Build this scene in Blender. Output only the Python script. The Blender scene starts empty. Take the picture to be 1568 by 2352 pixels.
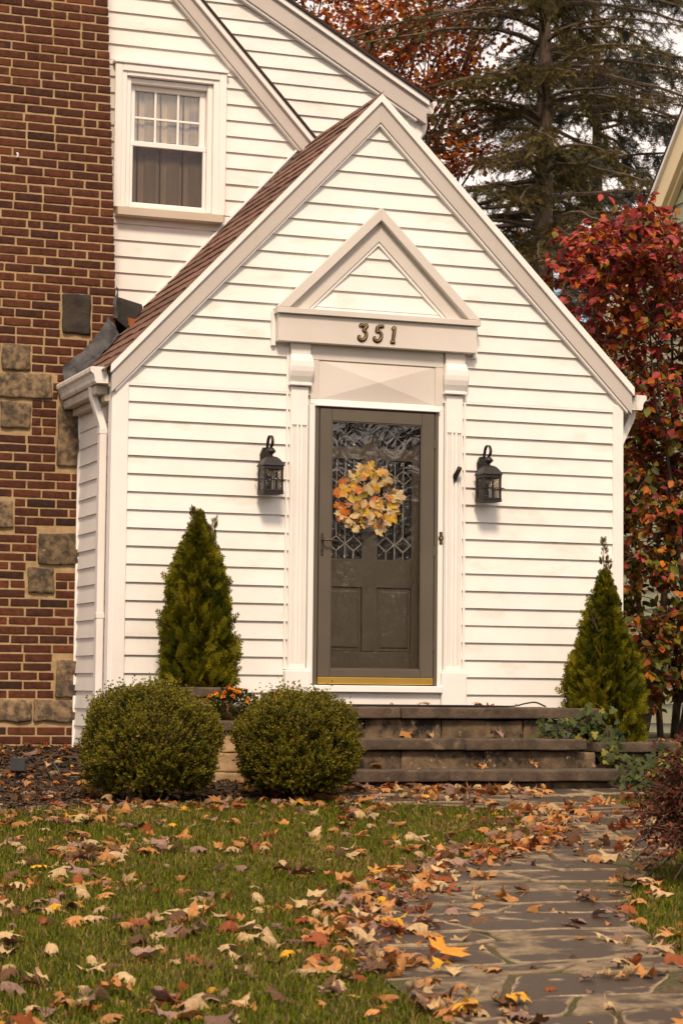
import bpy, bmesh, math, random
import numpy as np
from mathutils import Vector, Matrix, noise
scene = bpy.context.scene
COL = scene.collection
R = math.radians

# ---------------------------------------------------------------- camera
FPX = 5200.0 / 1568.0
yaw, pitch, roll = R(20.0), R(4.46), R(0.585)
fwd = Vector((math.sin(yaw) * math.cos(pitch), math.cos(yaw) * math.cos(pitch), math.sin(pitch)))
rgt = Vector((math.cos(yaw), -math.sin(yaw), 0))
upv = rgt.cross(fwd)
cr, sr = math.cos(roll), math.sin(roll)
rgt, upv = cr * rgt + sr * upv, -sr * rgt + cr * upv
CAM = Vector((-5.926, -15.515, 0.068))
cd = bpy.data.cameras.new('camera')
cam = bpy.data.objects.new('camera', cd)
COL.objects.link(cam)
cd.sensor_fit = 'HORIZONTAL'
cd.sensor_width = 24.0
cd.lens = FPX * 24.0
cd.clip_start = 0.1
cd.clip_end = 2000
cd.dof.use_dof = True
cd.dof.focus_distance = 16.4
cd.dof.aperture_fstop = 9.0
cam.matrix_world = Matrix(((rgt.x, upv.x, -fwd.x, CAM.x), (rgt.y, upv.y, -fwd.y, CAM.y), (rgt.z, upv.z, -fwd.z, CAM.z), (0, 0, 0, 1)))
scene.camera = cam

def pj(p):
    v = Vector(p) - CAM
    z = v.dot(fwd)
    return 0.5 + FPX * v.dot(rgt) / z, 0.75 - FPX * v.dot(upv) / z, z   # x in 0..1, y in 0..1.5

# ---------------------------------------------------------------- sky and sun
SUN_EL, SUN_AZ = R(47), R(-18)          # azimuth from straight out of the front wall, to the right
S = Vector((math.sin(SUN_AZ) * math.cos(SUN_EL), -math.cos(SUN_AZ) * math.cos(SUN_EL), math.sin(SUN_EL)))
world = bpy.data.worlds.new('World')
scene.world = world
world.use_nodes = True
nt = world.node_tree
nt.nodes.clear()
N = nt.nodes.new
Lk = nt.links.new
out = N('ShaderNodeOutputWorld')
bg = N('ShaderNodeBackground')
bg.inputs['Strength'].default_value = 0.072
sky = N('ShaderNodeTexSky')
sky.sky_type = 'NISHITA'
sky.sun_disc = False
sky.sun_elevation = SUN_EL
sky.sun_rotation = math.atan2(S.x, S.y)
tc = N('ShaderNodeTexCoord')
mp = N('ShaderNodeMapping')
mp.inputs['Scale'].default_value = (1.0, 1.0, 2.2)
nz = N('ShaderNodeTexNoise')
nz.inputs['Scale'].default_value = 5.5
nz.inputs['Detail'].default_value = 6
nz.inputs['Roughness'].default_value = 0.55
cr_ = N('ShaderNodeValToRGB')
cr_.color_ramp.elements[0].position = 0.34
cr_.color_ramp.elements[1].position = 0.46
cl = N('ShaderNodeValToRGB')
cl.color_ramp.elements[0].position = 0.35
cl.color_ramp.elements[0].color = (9.0, 7.6, 6.75, 1)
cl.color_ramp.elements[1].position = 0.7
cl.color_ramp.elements[1].color = (11.2, 9.6, 8.7, 1)
mx = N('ShaderNodeMix')
mx.data_type = 'RGBA'
Lk(tc.outputs['Generated'], mp.inputs['Vector'])
Lk(mp.outputs['Vector'], nz.inputs['Vector'])
Lk(nz.outputs['Fac'], cr_.inputs['Fac'])
Lk(nz.outputs['Fac'], cl.inputs['Fac'])
Lk(cr_.outputs['Color'], mx.inputs['Factor'])
Lk(sky.outputs['Color'], mx.inputs['A'])
Lk(cl.outputs['Color'], mx.inputs['B'])
Lk(mx.outputs['Result'], bg.inputs['Color'])
Lk(bg.outputs['Background'], out.inputs['Surface'])

sd = bpy.data.lights.new('sun', 'SUN')
sd.energy = 2.0
sd.angle = R(11)
sd.color = (1.0, 0.785, 0.575)
sun = bpy.data.objects.new('sun', sd)
COL.objects.link(sun)
sun.rotation_euler = (-S).to_track_quat('-Z', 'Y').to_euler()
sun.location = S * 40

vs = scene.view_settings
vs.view_transform = 'Standard'
vs.look = 'None'
vs.gamma = 1.0
vs.exposure = 0.87
scene.cycles.use_denoising = True
scene.cycles.max_bounces = 8
scene.cycles.transparent_max_bounces = 16

# ---------------------------------------------------------------- helpers
def link(o, parent=None):
    COL.objects.link(o)
    if parent is not None:
        o.parent = parent
        o.matrix_parent_inverse = BASE[parent.name].inverted()
    return o

BASE = {}
def thing(name, label, cat, loc=(0, 0, 0), group=None):
    o = bpy.data.objects.new(name, None)
    o.empty_display_size = 0.1
    o.location = loc
    COL.objects.link(o)
    BASE[o.name] = Matrix.Translation(loc)
    tag(o, label, cat, group)
    return o

def tag(o, label=None, cat=None, group=None, kind=None):
    if label: o['label'] = label
    if cat: o['category'] = cat
    if group: o['group'] = group
    if kind: o['kind'] = kind
    return o

def newobj(name, me, mat, parent=None, kind=None):
    o = bpy.data.objects.new(name, me)
    if mat is not None and not me.materials:
        me.materials.append(mat)
    link(o, parent)
    BASE[o.name] = Matrix.Identity(4)
    if kind: o['kind'] = kind
    return o

class MB:
    def __init__(self):
        self.v = []
        self.f = []
    def add(self, vs, fs):
        n = len(self.v)
        self.v += [tuple(p) for p in vs]
        self.f += [tuple(i + n for i in f) for f in fs]
        return self
    def box(self, x0, x1, y0, y1, z0, z1):
        return self.add([(x0, y0, z0), (x1, y0, z0), (x1, y1, z0), (x0, y1, z0), (x0, y0, z1), (x1, y0, z1), (x1, y1, z1), (x0, y1, z1)],
                        [(0, 3, 2, 1), (4, 5, 6, 7), (0, 1, 5, 4), (1, 2, 6, 5), (2, 3, 7, 6), (3, 0, 4, 7)])
    def hexa(self, a, b):
        """a, b: two quads (4 points each) joined"""
        return self.add(list(a) + list(b), [(3, 2, 1, 0), (4, 5, 6, 7), (0, 1, 5, 4), (1, 2, 6, 5), (2, 3, 7, 6), (3, 0, 4, 7)])
    def prism(self, poly, y0, y1):
        """poly in (x, z), counter-clockwise seen from the front (-y)"""
        n = len(poly)
        return self.add([(x, y0, z) for x, z in poly] + [(x, y1, z) for x, z in poly],
                        [tuple(range(n)), tuple(range(2 * n - 1, n - 1, -1))] + [(i, i + n, (i + 1) % n + n, (i + 1) % n) for i in range(n)])
    def prism_x(self, poly, x0, x1):
        """poly in (y, z)"""
        n = len(poly)
        return self.add([(x0, y, z) for y, z in poly] + [(x1, y, z) for y, z in poly],
                        [tuple(range(n)), tuple(range(2 * n - 1, n - 1, -1))] + [(i, i + n, (i + 1) % n + n, (i + 1) % n) for i in range(n)])
    def tube(self, pts, rad, n=8, cap=True, flat=None):
        pts = [Vector(p) for p in pts]
        m = len(pts)
        if not hasattr(rad, '__len__'): rad = [rad] * m
        vs = []
        prev = None
        for i in range(m):
            t = (pts[min(i + 1, m - 1)] - pts[max(i - 1, 0)])
            if t.length < 1e-9: t = Vector((0, 0, 1))
            t.normalize()
            if prev is None:
                ref = Vector((0, 1, 0)) if abs(t.y) < 0.9 else Vector((1, 0, 0))
                a = t.cross(ref).normalized()
            else:
                a = (prev - t * prev.dot(t))
                a = a.normalized() if a.length > 1e-6 else t.orthogonal().normalized()
            prev = a
            b = t.cross(a)
            for k in range(n):
                q = 2 * math.pi * k / n
                vs.append(pts[i] + (a * math.cos(q) + b * math.sin(q) * (flat or 1)) * rad[i])
        fs = [(i * n + k, i * n + (k + 1) % n, (i + 1) * n + (k + 1) % n, (i + 1) * n + k) for i in range(m - 1) for k in range(n)]
        if cap:
            fs += [tuple(range(n - 1, -1, -1)), tuple(range((m - 1) * n, m * n))]
        return self.add(vs, fs)
    def lathe(self, prof, cx, cy, n=16):
        """prof list of (r, z)"""
        m = len(prof)
        vs = [(cx + r * math.cos(2 * math.pi * k / n), cy + r * math.sin(2 * math.pi * k / n), z) for r, z in prof for k in range(n)]
        fs = [(i * n + k, i * n + (k + 1) % n, (i + 1) * n + (k + 1) % n, (i + 1) * n + k) for i in range(m - 1) for k in range(n)]
        fs += [tuple(range(n - 1, -1, -1)), tuple(range((m - 1) * n, m * n))]
        return self.add(vs, fs)
    def build(self, name, mat, parent=None, bevel=0, smooth=False, kind=None, seg=1):
        me = bpy.data.meshes.new(name)
        bm = bmesh.new()
        vv = [bm.verts.new(p) for p in self.v]
        for f in self.f:
            try: bm.faces.new([vv[i] for i in f])
            except ValueError: pass
        bmesh.ops.recalc_face_normals(bm, faces=bm.faces)
        if bevel:
            es = [e for e in bm.edges if len(e.link_faces) == 2 and e.calc_face_angle(0) > 0.5]
            bmesh.ops.bevel(bm, geom=es, offset=bevel, segments=seg, affect='EDGES', profile=0.5, clamp_overlap=True)
        bm.to_mesh(me)
        bm.free()
        if smooth:
            me.polygons.foreach_set('use_smooth', [True] * len(me.polygons))
        return newobj(name, me, mat, parent, kind)

def B(name, mat, parent, x0, x1, y0, y1, z0, z1, bevel=0.003):
    return MB().box(x0, x1, y0, y1, z0, z1).build(name, mat, parent, bevel)

def rough_mesh(name, sx, sy, sz, seed, cuts=3, amp=0.006, bev=0.008, freq=9):
    """a block of stone centred at the origin with worn edges"""
    bm = bmesh.new()
    bmesh.ops.create_cube(bm, size=1)
    for v in bm.verts: v.co = Vector((v.co.x * sx, v.co.y * sy, v.co.z * sz))
    bmesh.ops.bevel(bm, geom=list(bm.edges), offset=bev, segments=2, affect='EDGES', profile=0.6)
    if cuts:
        le = [e for e in bm.edges if e.calc_length() > min(sx, sy, sz) * 0.5]
        bmesh.ops.subdivide_edges(bm, edges=le, cuts=cuts, use_grid_fill=True)
    off = Vector((seed * 3.17, seed * 1.31, seed * 7.7))
    for v in bm.verts:
        n1 = noise.noise_vector(v.co * freq + off)
        v.co += n1 * amp + noise.noise_vector(v.co * freq * 3.1 + off) * amp * 0.5
    me = bpy.data.meshes.new(name)
    bm.to_mesh(me)
    bm.free()
    me.polygons.foreach_set('use_smooth', [True] * len(me.polygons))
    return me

def big_mesh(name, verts, faces, mat, parent=None, col=None, kind=None, smooth=False):
    """numpy: verts (n,3), faces (m,k) all the same size"""
    me = bpy.data.meshes.new(name)
    verts = np.asarray(verts, dtype=np.float32)
    faces = np.asarray(faces, dtype=np.int32)
    m, k = faces.shape
    me.vertices.add(len(verts))
    me.vertices.foreach_set('co', verts.ravel())
    me.loops.add(m * k)
    me.loops.foreach_set('vertex_index', faces.ravel())
    me.polygons.add(m)
    me.polygons.foreach_set('loop_start', np.arange(0, m * k, k, dtype=np.int32))
    me.polygons.foreach_set('loop_total', np.full(m, k, dtype=np.int32))
    if smooth: me.polygons.foreach_set('use_smooth', np.ones(m, dtype=bool))
    me.update(calc_edges=True)
    if col is not None:
        a = me.color_attributes.new('col', 'FLOAT_COLOR', 'POINT')
        c4 = np.ones((len(verts), 4), dtype=np.float32)
        c4[:, :3] = col
        a.data.foreach_set('color', c4.ravel())
    return newobj(name, me, mat, parent, kind)

def unit(a):
    return a / np.maximum(np.linalg.norm(a, axis=-1, keepdims=True), 1e-9)

def cards(name, T, F, pos, X, Z, size, col, mat, parent=None, kind=None, smooth=False):
    """copies of the template T (k,3) with local x along X and local z (normal) near Z, joined"""
    T = np.asarray(T, float)
    F = np.asarray(F, int)
    pos = np.asarray(pos, float)
    n, k = len(pos), len(T)
    X = unit(np.asarray(X, float))
    Y = unit(np.cross(Z, X))
    Z = np.cross(X, Y)
    size = np.asarray(size, float).reshape(-1, 1, 1) * np.ones((n, 1, 1))
    V = pos[:, None, :] + size * (T[None, :, 0:1] * X[:, None, :] + T[None, :, 1:2] * Y[:, None, :] + T[None, :, 2:3] * Z[:, None, :])
    FF = (F[None] + (np.arange(n) * k)[:, None, None]).reshape(-1, F.shape[1])
    C = np.repeat(np.asarray(col, float), k, axis=0)
    return big_mesh(name, V.reshape(-1, 3), FF, mat, parent, C, kind, smooth)

def rnd_dirs(rng, n):
    return unit(rng.normal(size=(n, 3)))

# ---------------------------------------------------------------- materials
def M(name, c1, c2=None, scale=6.0, lo=0.35, hi=0.65, rough=0.6, bump=0.0, bscale=80.0, metal=0.0, spec=0.3, rand=0.0,
      stretch=(1, 1, 1), spots=None, spots2=None, attr=None, transl=0.0, pal=None, bstretch=None, world_co=False, coat=0.0):
    m = bpy.data.materials.new(name)
    m.use_nodes = True
    nt = m.node_tree
    nt.nodes.clear()
    N = nt.nodes.new
    L = nt.links.new
    out = N('ShaderNodeOutputMaterial')
    p = N('ShaderNodeBsdfPrincipled')
    tc = N('ShaderNodeTexCoord')
    oi = N('ShaderNodeObjectInfo')
    geo = N('ShaderNodeNewGeometry')
    co = geo.outputs['Position'] if world_co else tc.outputs['Object']
    def noi(sc, st, det=6, rgh=0.6, seed=0.0):
        mp = N('ShaderNodeMapping')
        mp.inputs['Scale'].default_value = st
        n = N('ShaderNodeTexNoise')
        n.noise_dimensions = '4D'
        n.inputs['Scale'].default_value = sc
        n.inputs['Detail'].default_value = det
        n.inputs['Roughness'].default_value = rgh
        w = N('ShaderNodeMath')
        w.operation = 'MULTIPLY_ADD'
        w.inputs[1].default_value = 37.0
        w.inputs[2].default_value = seed
        L(oi.outputs['Random'], w.inputs[0])
        L(w.outputs[0], n.inputs['W'])
        L(co, mp.inputs['Vector'])
        L(mp.outputs['Vector'], n.inputs['Vector'])
        return n
    def ramp(src, a, b, ca=(0, 0, 0), cb=(1, 1, 1)):
        r = N('ShaderNodeValToRGB')
        r.color_ramp.elements[0].position = a
        r.color_ramp.elements[1].position = b
        r.color_ramp.elements[0].color = (*ca, 1)
        r.color_ramp.elements[1].color = (*cb, 1)
        L(src, r.inputs['Fac'])
        return r.outputs['Color']
    def mix(f, a, b, mode='MIX'):
        x = N('ShaderNodeMix')
        x.data_type = 'RGBA'
        x.blend_type = mode
        if isinstance(f, float): x.inputs['Factor'].default_value = f
        else: L(f, x.inputs['Factor'])
        for s, v in (('A', a), ('B', b)):
            if isinstance(v, tuple): x.inputs[s].default_value = (*v, 1)
            else: L(v, x.inputs[s])
        return x.outputs['Result']
    c2 = c2 or c1
    n1 = noi(scale, stretch)
    if attr:
        at = N('ShaderNodeAttribute')
        at.attribute_name = attr
        base = at.outputs['Color']
        v = ramp(n1.outputs['Fac'], lo, hi, (0.75,) * 3, (1.2,) * 3)
        base = mix(1.0, base, v, 'MULTIPLY')
    elif pal:
        r = N('ShaderNodeValToRGB')
        r.color_ramp.interpolation = 'LINEAR'
        els = r.color_ramp.elements
        while len(els) < len(pal): els.new(0.5)
        for i, c in enumerate(pal):
            els[i].position = i / (len(pal) - 1)
            els[i].color = (*c, 1)
        L(oi.outputs['Random'], r.inputs['Fac'])
        v = ramp(n1.outputs['Fac'], lo, hi, (0.6,) * 3, (1.25,) * 3)
        base = mix(1.0, r.outputs['Color'], v, 'MULTIPLY')
    else:
        base = ramp(n1.outputs['Fac'], lo, hi, c1, c2)
    if rand:
        rr = ramp(oi.outputs['Random'], 0, 1, (1 - rand,) * 3, (1 + rand,) * 3)
        base = mix(1.0, base, rr, 'MULTIPLY')
    for k, sp in enumerate((spots, spots2)):
        if sp:
            c, sc, a, b = sp[:4]
            st = sp[4] if len(sp) > 4 else (1, 1, 1)
            n2 = noi(sc, st, 8, 0.65, 11.0 + 7 * k)
            base = mix(ramp(n2.outputs['Fac'], a, b), base, c)
    L(base, p.inputs['Base Color'])
    p.inputs['Roughness'].default_value = rough
    p.inputs['Metallic'].default_value = metal
    p.inputs['Specular IOR Level'].default_value = spec
    if coat: p.inputs['Coat Weight'].default_value = coat
    if bump:
        nb = noi(bscale, bstretch or stretch, 5, 0.6, 3.0)
        bp = N('ShaderNodeBump')
        bp.inputs['Strength'].default_value = bump
        bp.inputs['Distance'].default_value = 0.01
        L(nb.outputs['Fac'], bp.inputs['Height'])
        L(bp.outputs['Normal'], p.inputs['Normal'])
    sh = p.outputs['BSDF']
    if transl:
        t = N('ShaderNodeBsdfTranslucent')
        L(base, t.inputs['Color'])
        ms = N('ShaderNodeMixShader')
        ms.inputs[0].default_value = transl
        L(sh, ms.inputs[1])
        L(t.outputs[0], ms.inputs[2])
        sh = ms.outputs[0]
    L(sh, out.inputs['Surface'])
    return m

def glass_mat(name, tint, ior=1.5, bump=0.0, bscale=6.0, rough=0.02, stretch=(1, 1, 1)):
    m = bpy.data.materials.new(name)
    m.use_nodes = True
    nt = m.node_tree
    nt.nodes.clear()
    N = nt.nodes.new
    L = nt.links.new
    out = N('ShaderNodeOutputMaterial')
    tr = N('ShaderNodeBsdfTransparent')
    tr.inputs['Color'].default_value = (*tint, 1)
    gl = N('ShaderNodeBsdfGlossy')
    gl.inputs['Roughness'].default_value = rough
    gl.inputs['Color'].default_value = (1, 1, 1, 1)
    lw = N('ShaderNodeLayerWeight')
    lw.inputs['Blend'].default_value = 0.5
    pw = N('ShaderNodeMath')
    pw.operation = 'POWER'
    pw.inputs[1].default_value = 5.0
    L(lw.outputs['Facing'], pw.inputs[0])
    f0 = ((ior - 1) / (ior + 1)) ** 2
    fr = N('ShaderNodeMath')
    fr.operation = 'MULTIPLY_ADD'
    fr.inputs[1].default_value = 1 - f0
    fr.inputs[2].default_value = f0
    L(pw.outputs[0], fr.inputs[0])
    ms = N('ShaderNodeMixShader')
    if bump:
        tc = N('ShaderNodeTexCoord')
        mp = N('ShaderNodeMapping')
        mp.inputs['Scale'].default_value = stretch
        nz = N('ShaderNodeTexNoise')
        nz.inputs['Scale'].default_value = bscale
        nz.inputs['Detail'].default_value = 2.5
        nz.inputs['Distortion'].default_value = 1.8
        bp = N('ShaderNodeBump')
        bp.inputs['Strength'].default_value = bump
        bp.inputs['Distance'].default_value = 0.1
        L(tc.outputs['Object'], mp.inputs['Vector'])
        L(mp.outputs['Vector'], nz.inputs['Vector'])
        L(nz.outputs['Fac'], bp.inputs['Height'])
        L(bp.outputs['Normal'], gl.inputs['Normal'])
    L(fr.outputs[0], ms.inputs[0])
    L(tr.outputs[0], ms.inputs[1])
    L(gl.outputs[0], ms.inputs[2])
    L(ms.outputs[0], out.inputs['Surface'])
    return m

siding_m = M('white_siding', (0.76, 0.735, 0.70), (0.82, 0.80, 0.77), scale=3, rough=0.5, bump=0.05, bscale=14, bstretch=(1, 1, 26), rand=0.02,
             spots=((0.58, 0.50, 0.40), 2.2, 0.56, 0.85, (1, 1, 2.5)), spots2=((0.26, 0.20, 0.14), 55, 0.715, 0.78))
trim_m = M('white_trim', (0.80, 0.775, 0.745), (0.84, 0.82, 0.79), scale=4, rough=0.45, spots=((0.62, 0.57, 0.5), 5, 0.68, 0.9, (3, 3, 0.6)))
pilaster_m = M('painted_white_wood', (0.82, 0.79, 0.76), (0.86, 0.84, 0.81), scale=5, rough=0.5, spots=((0.66, 0.62, 0.56), 3, 0.62, 0.85, (4, 4, 0.5)))
taupe_m = M('taupe_metal_cladding', (0.49, 0.44, 0.405), (0.53, 0.48, 0.445), scale=2, rough=0.5, spots=((0.40, 0.33, 0.27), 4, 0.68, 0.9))
header_m = M('pale_taupe_board', (0.60, 0.555, 0.505), (0.67, 0.625, 0.575), scale=1.6, rough=0.5, spots=((0.34, 0.26, 0.17), 2.6, 0.66, 0.92))
sill_m = M('tan_sill', (0.52, 0.44, 0.35), (0.56, 0.48, 0.39), scale=3, rough=0.5, spots=((0.2, 0.13, 0.08), 30, 0.72, 0.8))
gutter_m = M('white_gutter', (0.74, 0.70, 0.65), (0.80, 0.77, 0.73), scale=3, rough=0.4, spots=((0.16, 0.13, 0.10), 9, 0.52, 0.72, (1.5, 3, 0.6)))
down_m = M('white_downspout', (0.74, 0.71, 0.68), (0.79, 0.765, 0.74), scale=3, rough=0.4)
soffit_m = M('stained_soffit', (0.42, 0.36, 0.28), (0.62, 0.56, 0.48), scale=5, rough=0.7)
brick_m = M('red_brown_brick', (0, 0, 0), scale=26, lo=0.3, hi=0.7, rough=0.85, bump=0.5, bscale=55, bstretch=(0.5, 1, 2.2), spec=0.15,
            pal=[(0.030, 0.019, 0.016), (0.085, 0.030, 0.017), (0.100, 0.034, 0.018), (0.085, 0.029, 0.017), (0.118, 0.041, 0.020), (0.078, 0.028, 0.017), (0.060, 0.025, 0.017), (0.095, 0.032, 0.018), (0.125, 0.047, 0.022), (0.075, 0.028, 0.017), (0.080, 0.028, 0.017)],
            spots=((0.02, 0.014, 0.012), 14, 0.62, 0.8))
mortar_m = M('sandy_mortar', (0.33, 0.225, 0.115), (0.46, 0.33, 0.18), scale=22, rough=0.95, bump=0.6, bscale=160, spots=((0.13, 0.09, 0.05), 9, 0.60, 0.78))
cstone_m = M('weathered_sandstone', (0.07, 0.052, 0.036), (0.23, 0.16, 0.092), scale=20, lo=0.40, hi=0.60, rough=0.9, bump=1.0, bscale=24, rand=0.25, spots=((0.045, 0.036, 0.03), 5, 0.5, 0.66), spots2=((0.38, 0.29, 0.18), 26, 0.62, 0.75))
dstone_m = M('sooty_dark_stone', (0.022, 0.018, 0.015), (0.06, 0.045, 0.032), scale=8, rough=0.8, bump=0.8, bscale=30, spots=((0.22, 0.15, 0.08), 12, 0.66, 0.8))
flash_m = M('grey_lead_flashing', (0.040, 0.038, 0.040), (0.088, 0.085, 0.088), scale=14, rough=0.6, bump=0.9, bscale=30, spots=((0.035, 0.033, 0.034), 8, 0.55, 0.75))
tar_m = M('black_roofing_membrane', (0.008, 0.007, 0.006), (0.020, 0.017, 0.015), scale=12, rough=0.75, bump=0.6, bscale=30)
shingle_m = M('rosy_asphalt_shingle', (0.145, 0.078, 0.055), (0.25, 0.145, 0.108), scale=90, lo=0.3, hi=0.7, rough=0.95, bump=0.5, bscale=300, rand=0.22, spots=((0.10, 0.062, 0.05), 7, 0.50, 0.72))
shingle_dark_m = M('dark_shingle_edge', (0.03, 0.022, 0.02), (0.06, 0.04, 0.035), scale=40, rough=0.95)
door_m = M('bronze_grey_door', (0.072, 0.060, 0.045), (0.086, 0.073, 0.055), scale=2.5, rough=0.42, spec=0.4)
storm_m = M('bronze_grey_storm_frame', (0.096, 0.080, 0.060), (0.114, 0.096, 0.072), scale=2.5, rough=0.4, spec=0.4)
gold_m = M('brass_kick_plate', (0.80, 0.50, 0.10), (0.86, 0.56, 0.14), scale=4, rough=0.3, metal=0.85, spec=0.5)
brass_m = M('brass', (0.20, 0.13, 0.045), (0.30, 0.19, 0.065), scale=20, rough=0.45, metal=0.5)
black_m = M('black_metal', (0.018, 0.015, 0.014), (0.032, 0.027, 0.025), scale=20, rough=0.45, bump=0.15, bscale=200)
bronze_m = M('dark_bronze', (0.06, 0.045, 0.035), (0.10, 0.075, 0.058), scale=30, rough=0.4, metal=0.5)
dark_m = M('dark_interior', (0.012, 0.010, 0.008), rough=0.9)
came_m = M('lead_came', (0.30, 0.28, 0.25), (0.42, 0.40, 0.36), scale=30, rough=0.35, metal=0.4)
curtain_m = M('beige_curtain', (0.66, 0.57, 0.47), (0.74, 0.65, 0.55), scale=5, rough=0.9)
lace_m = M('grey_lace', (0.36, 0.31, 0.25), (0.52, 0.45, 0.37), scale=14, stretch=(5, 1, 0.3), rough=0.95)
storm_glass = glass_mat('rippled_storm_glass', (0.95, 0.94, 0.92), 1.6, 0.045, 5.0, 0.01)
pane_glass = glass_mat('window_glass', (0.88, 0.87, 0.85), 1.9, 0.03, 2.0)
screen_glass = glass_mat('screened_glass', (0.66, 0.63, 0.60), 1.45, 0.03, 3.0, 0.15)
lamp_glass = glass_mat('seeded_lamp_glass', (0.80, 0.77, 0.72), 1.5, 0.5, 30, 0.05)
lead_glass = glass_mat('textured_leaded_glass', (0.35, 0.33, 0.30), 1.6, 0.6, 14, 0.05)
step_m = M('dark_sandstone_tread', (0.048, 0.034, 0.024), (0.115, 0.082, 0.057), scale=9, rough=0.9, bump=0.8, bscale=50, spots=((0.24, 0.175, 0.105), 11, 0.58, 0.78), spots2=((0.035, 0.026, 0.02), 4, 0.55, 0.7))
riser_m = M('lichened_sandstone_riser', (0.038, 0.028, 0.019), (0.190, 0.130, 0.075), scale=7, rough=0.9, bump=0.8, bscale=40, rand=0.15, spots=((0.015, 0.012, 0.009), 5, 0.52, 0.62), spots2=((0.42, 0.34, 0.22), 16, 0.60, 0.67))
planter_m = M('buff_sandstone', (0.26, 0.17, 0.085), (0.42, 0.29, 0.16), scale=8, rough=0.9, bump=0.7, bscale=40, rand=0.2)
# ================================================================ GROUND SHAPE
def sstep(a, b, t):
    t = min(1.0, max(0.0, (t - a) / (b - a)))
    return t * t * (3 - 2 * t)
def ground_z(x, y):
    if y < -1.7:
        z = -0.62 + 0.0565 * (max(y, -16.0) + 1.7)
    else:
        z = -0.62 + 0.084 * (min(y, 1.05) + 1.7)
    z += (-0.32 - z) * sstep(-1.22, -1.08, y) * sstep(1.0, 1.25, x) * (1 - sstep(9, 14, x)) * (1 if y < 3 else max(0, 1 - (y - 3) / 3))
    z += 0.012 * noise.noise(Vector((x * 0.9, y * 0.9, 0.3)))
    return z

def ip(tab, y):
    ys = [a for a, b in tab]
    xs = [b for a, b in tab]
    return float(np.interp(-y, [-v for v in ys], xs))
XL = [(-1.60, -1.25), (-2.0, -1.22), (-2.25, -1.0), (-2.5, -0.55), (-2.79, -0.05), (-3.2, -0.2), (-3.66, -0.43), (-4.05, -0.6), (-4.5, -0.95), (-4.8, -1.24), (-5.17, -1.63), (-5.49, -1.93),
      (-5.75, -2.13), (-6.29, -2.48), (-6.67, -2.69), (-7.24, -2.83), (-7.68, -2.95), (-8.13, -3.01), (-8.64, -3.05), (-12, -3.3)]
XR = [(-1.60, 1.25), (-2.0, 1.2), (-2.4, 0.74), (-2.9, 0.7), (-3.6, 0.5), (-4.5, 0.1), (-5.16, -0.4), (-5.86, -0.92), (-6.4, -1.25), (-6.71, -1.4), (-7.35, -1.6), (-7.82, -1.73), (-9, -1.85), (-12, -2.0)]
def on_path(x, y, m=0.0):
    return -12 < y < -1.6 and ip(XL, y) + m < x < ip(XR, y) - m

gm = M('soil_under_lawn', (0.030, 0.036, 0.012), (0.065, 0.055, 0.022), scale=4, rough=0.95, bump=0.4, bscale=60)
xs = np.unique(np.concatenate([np.linspace(-7, 5, 101), np.array([-600, -300, -120, -60, -30, -18, -12, -9, 8, 12, 20, 35, 60, 120, 300, 600])]))
ys = np.unique(np.concatenate([np.linspace(-12, 4, 134), np.array([-600, -250, -100, -50, -30, -22, -16, -14, 6, 9, 14, 25, 45, 90, 200, 600])]))
gv = np.array([(x, y, ground_z(x, y)) for y in ys for x in xs])
nx = len(xs)
gf = np.array([(j * nx + i, j * nx + i + 1, (j + 1) * nx + i + 1, (j + 1) * nx + i) for j in range(len(ys) - 1) for i in range(nx - 1)])
ground = big_mesh('ground', gv, gf, gm, smooth=True)
tag(ground, 'gently sloping front yard ground under the lawn', 'ground', kind='structure')

# ================================================================ HOUSE
house = thing('house', 'white clapboard house with gabled entrance porch and brick chimney', 'house', (0, 0.5, -0.6))
rnd = random.Random(4)

def siding(parent, y, z0, z1, exp, phase, xl, xr, mat=siding_m, proud=0.022, seam=None):
    """lap boards on a wall that faces -y; xl(z), xr(z) give the ends"""
    n0 = math.floor((z0 - phase) / exp)
    k = n0
    while phase + k * exp < z1:
        a = max(z0, phase + k * exp)
        b = min(z1, phase + (k + 1) * exp + 0.004)
        k += 1
        if b - a < 0.01: continue
        la, lb, ra, rb = xl(a), xl(b), xr(a), xr(b)
        if ra - la < 0.03: continue
        if rb < lb:
            t = (ra - la) / ((ra - la) - (rb - lb))
            b = a + (b - a) * t * 0.98
            lb, rb = xl(b), xr(b)
        fr = (b - a) / exp
        cuts_ = [0.0, 1.0]
        if ra - la > 1.6 and rnd.random() < 0.4: cuts_ = [0.0, rnd.uniform(0.25, 0.75), 1.0]
        LA, RA, LB, RB = la, ra, lb, rb
        for ci in range(len(cuts_) - 1):
          la, ra = LA + (RA - LA) * cuts_[ci], LA + (RA - LA) * cuts_[ci + 1]
          lb, rb = (LB, ra if ci + 1 < len(cuts_) - 1 else RB) if ci == 0 else (la, RB)
          p = proud + rnd.uniform(-0.0012, 0.0012)
          m = MB().hexa([(la, y - p, a), (ra, y - p, a), (ra, y, a + 0.001), (la, y, a + 0.001)],
                      [(lb, y - p + 0.018 * min(1, fr), b), (rb, y - p + 0.018 * min(1, fr), b), (rb, y, b), (lb, y, b)])
          m.build('siding_board', mat, parent)

RX, RZ = -0.022, 4.48                     # apex of the porch rake
SL, SR = 1.059, 0.997
def rake_z(x): return RZ - (SL * (RX - x) if x < RX else SR * (x - RX))
def gl(z): return RX - (RZ - 0.17 - z) / SL      # siding ends behind the rake boards
def gr(z): return RX + (RZ - 0.17 - z) / SR

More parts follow.
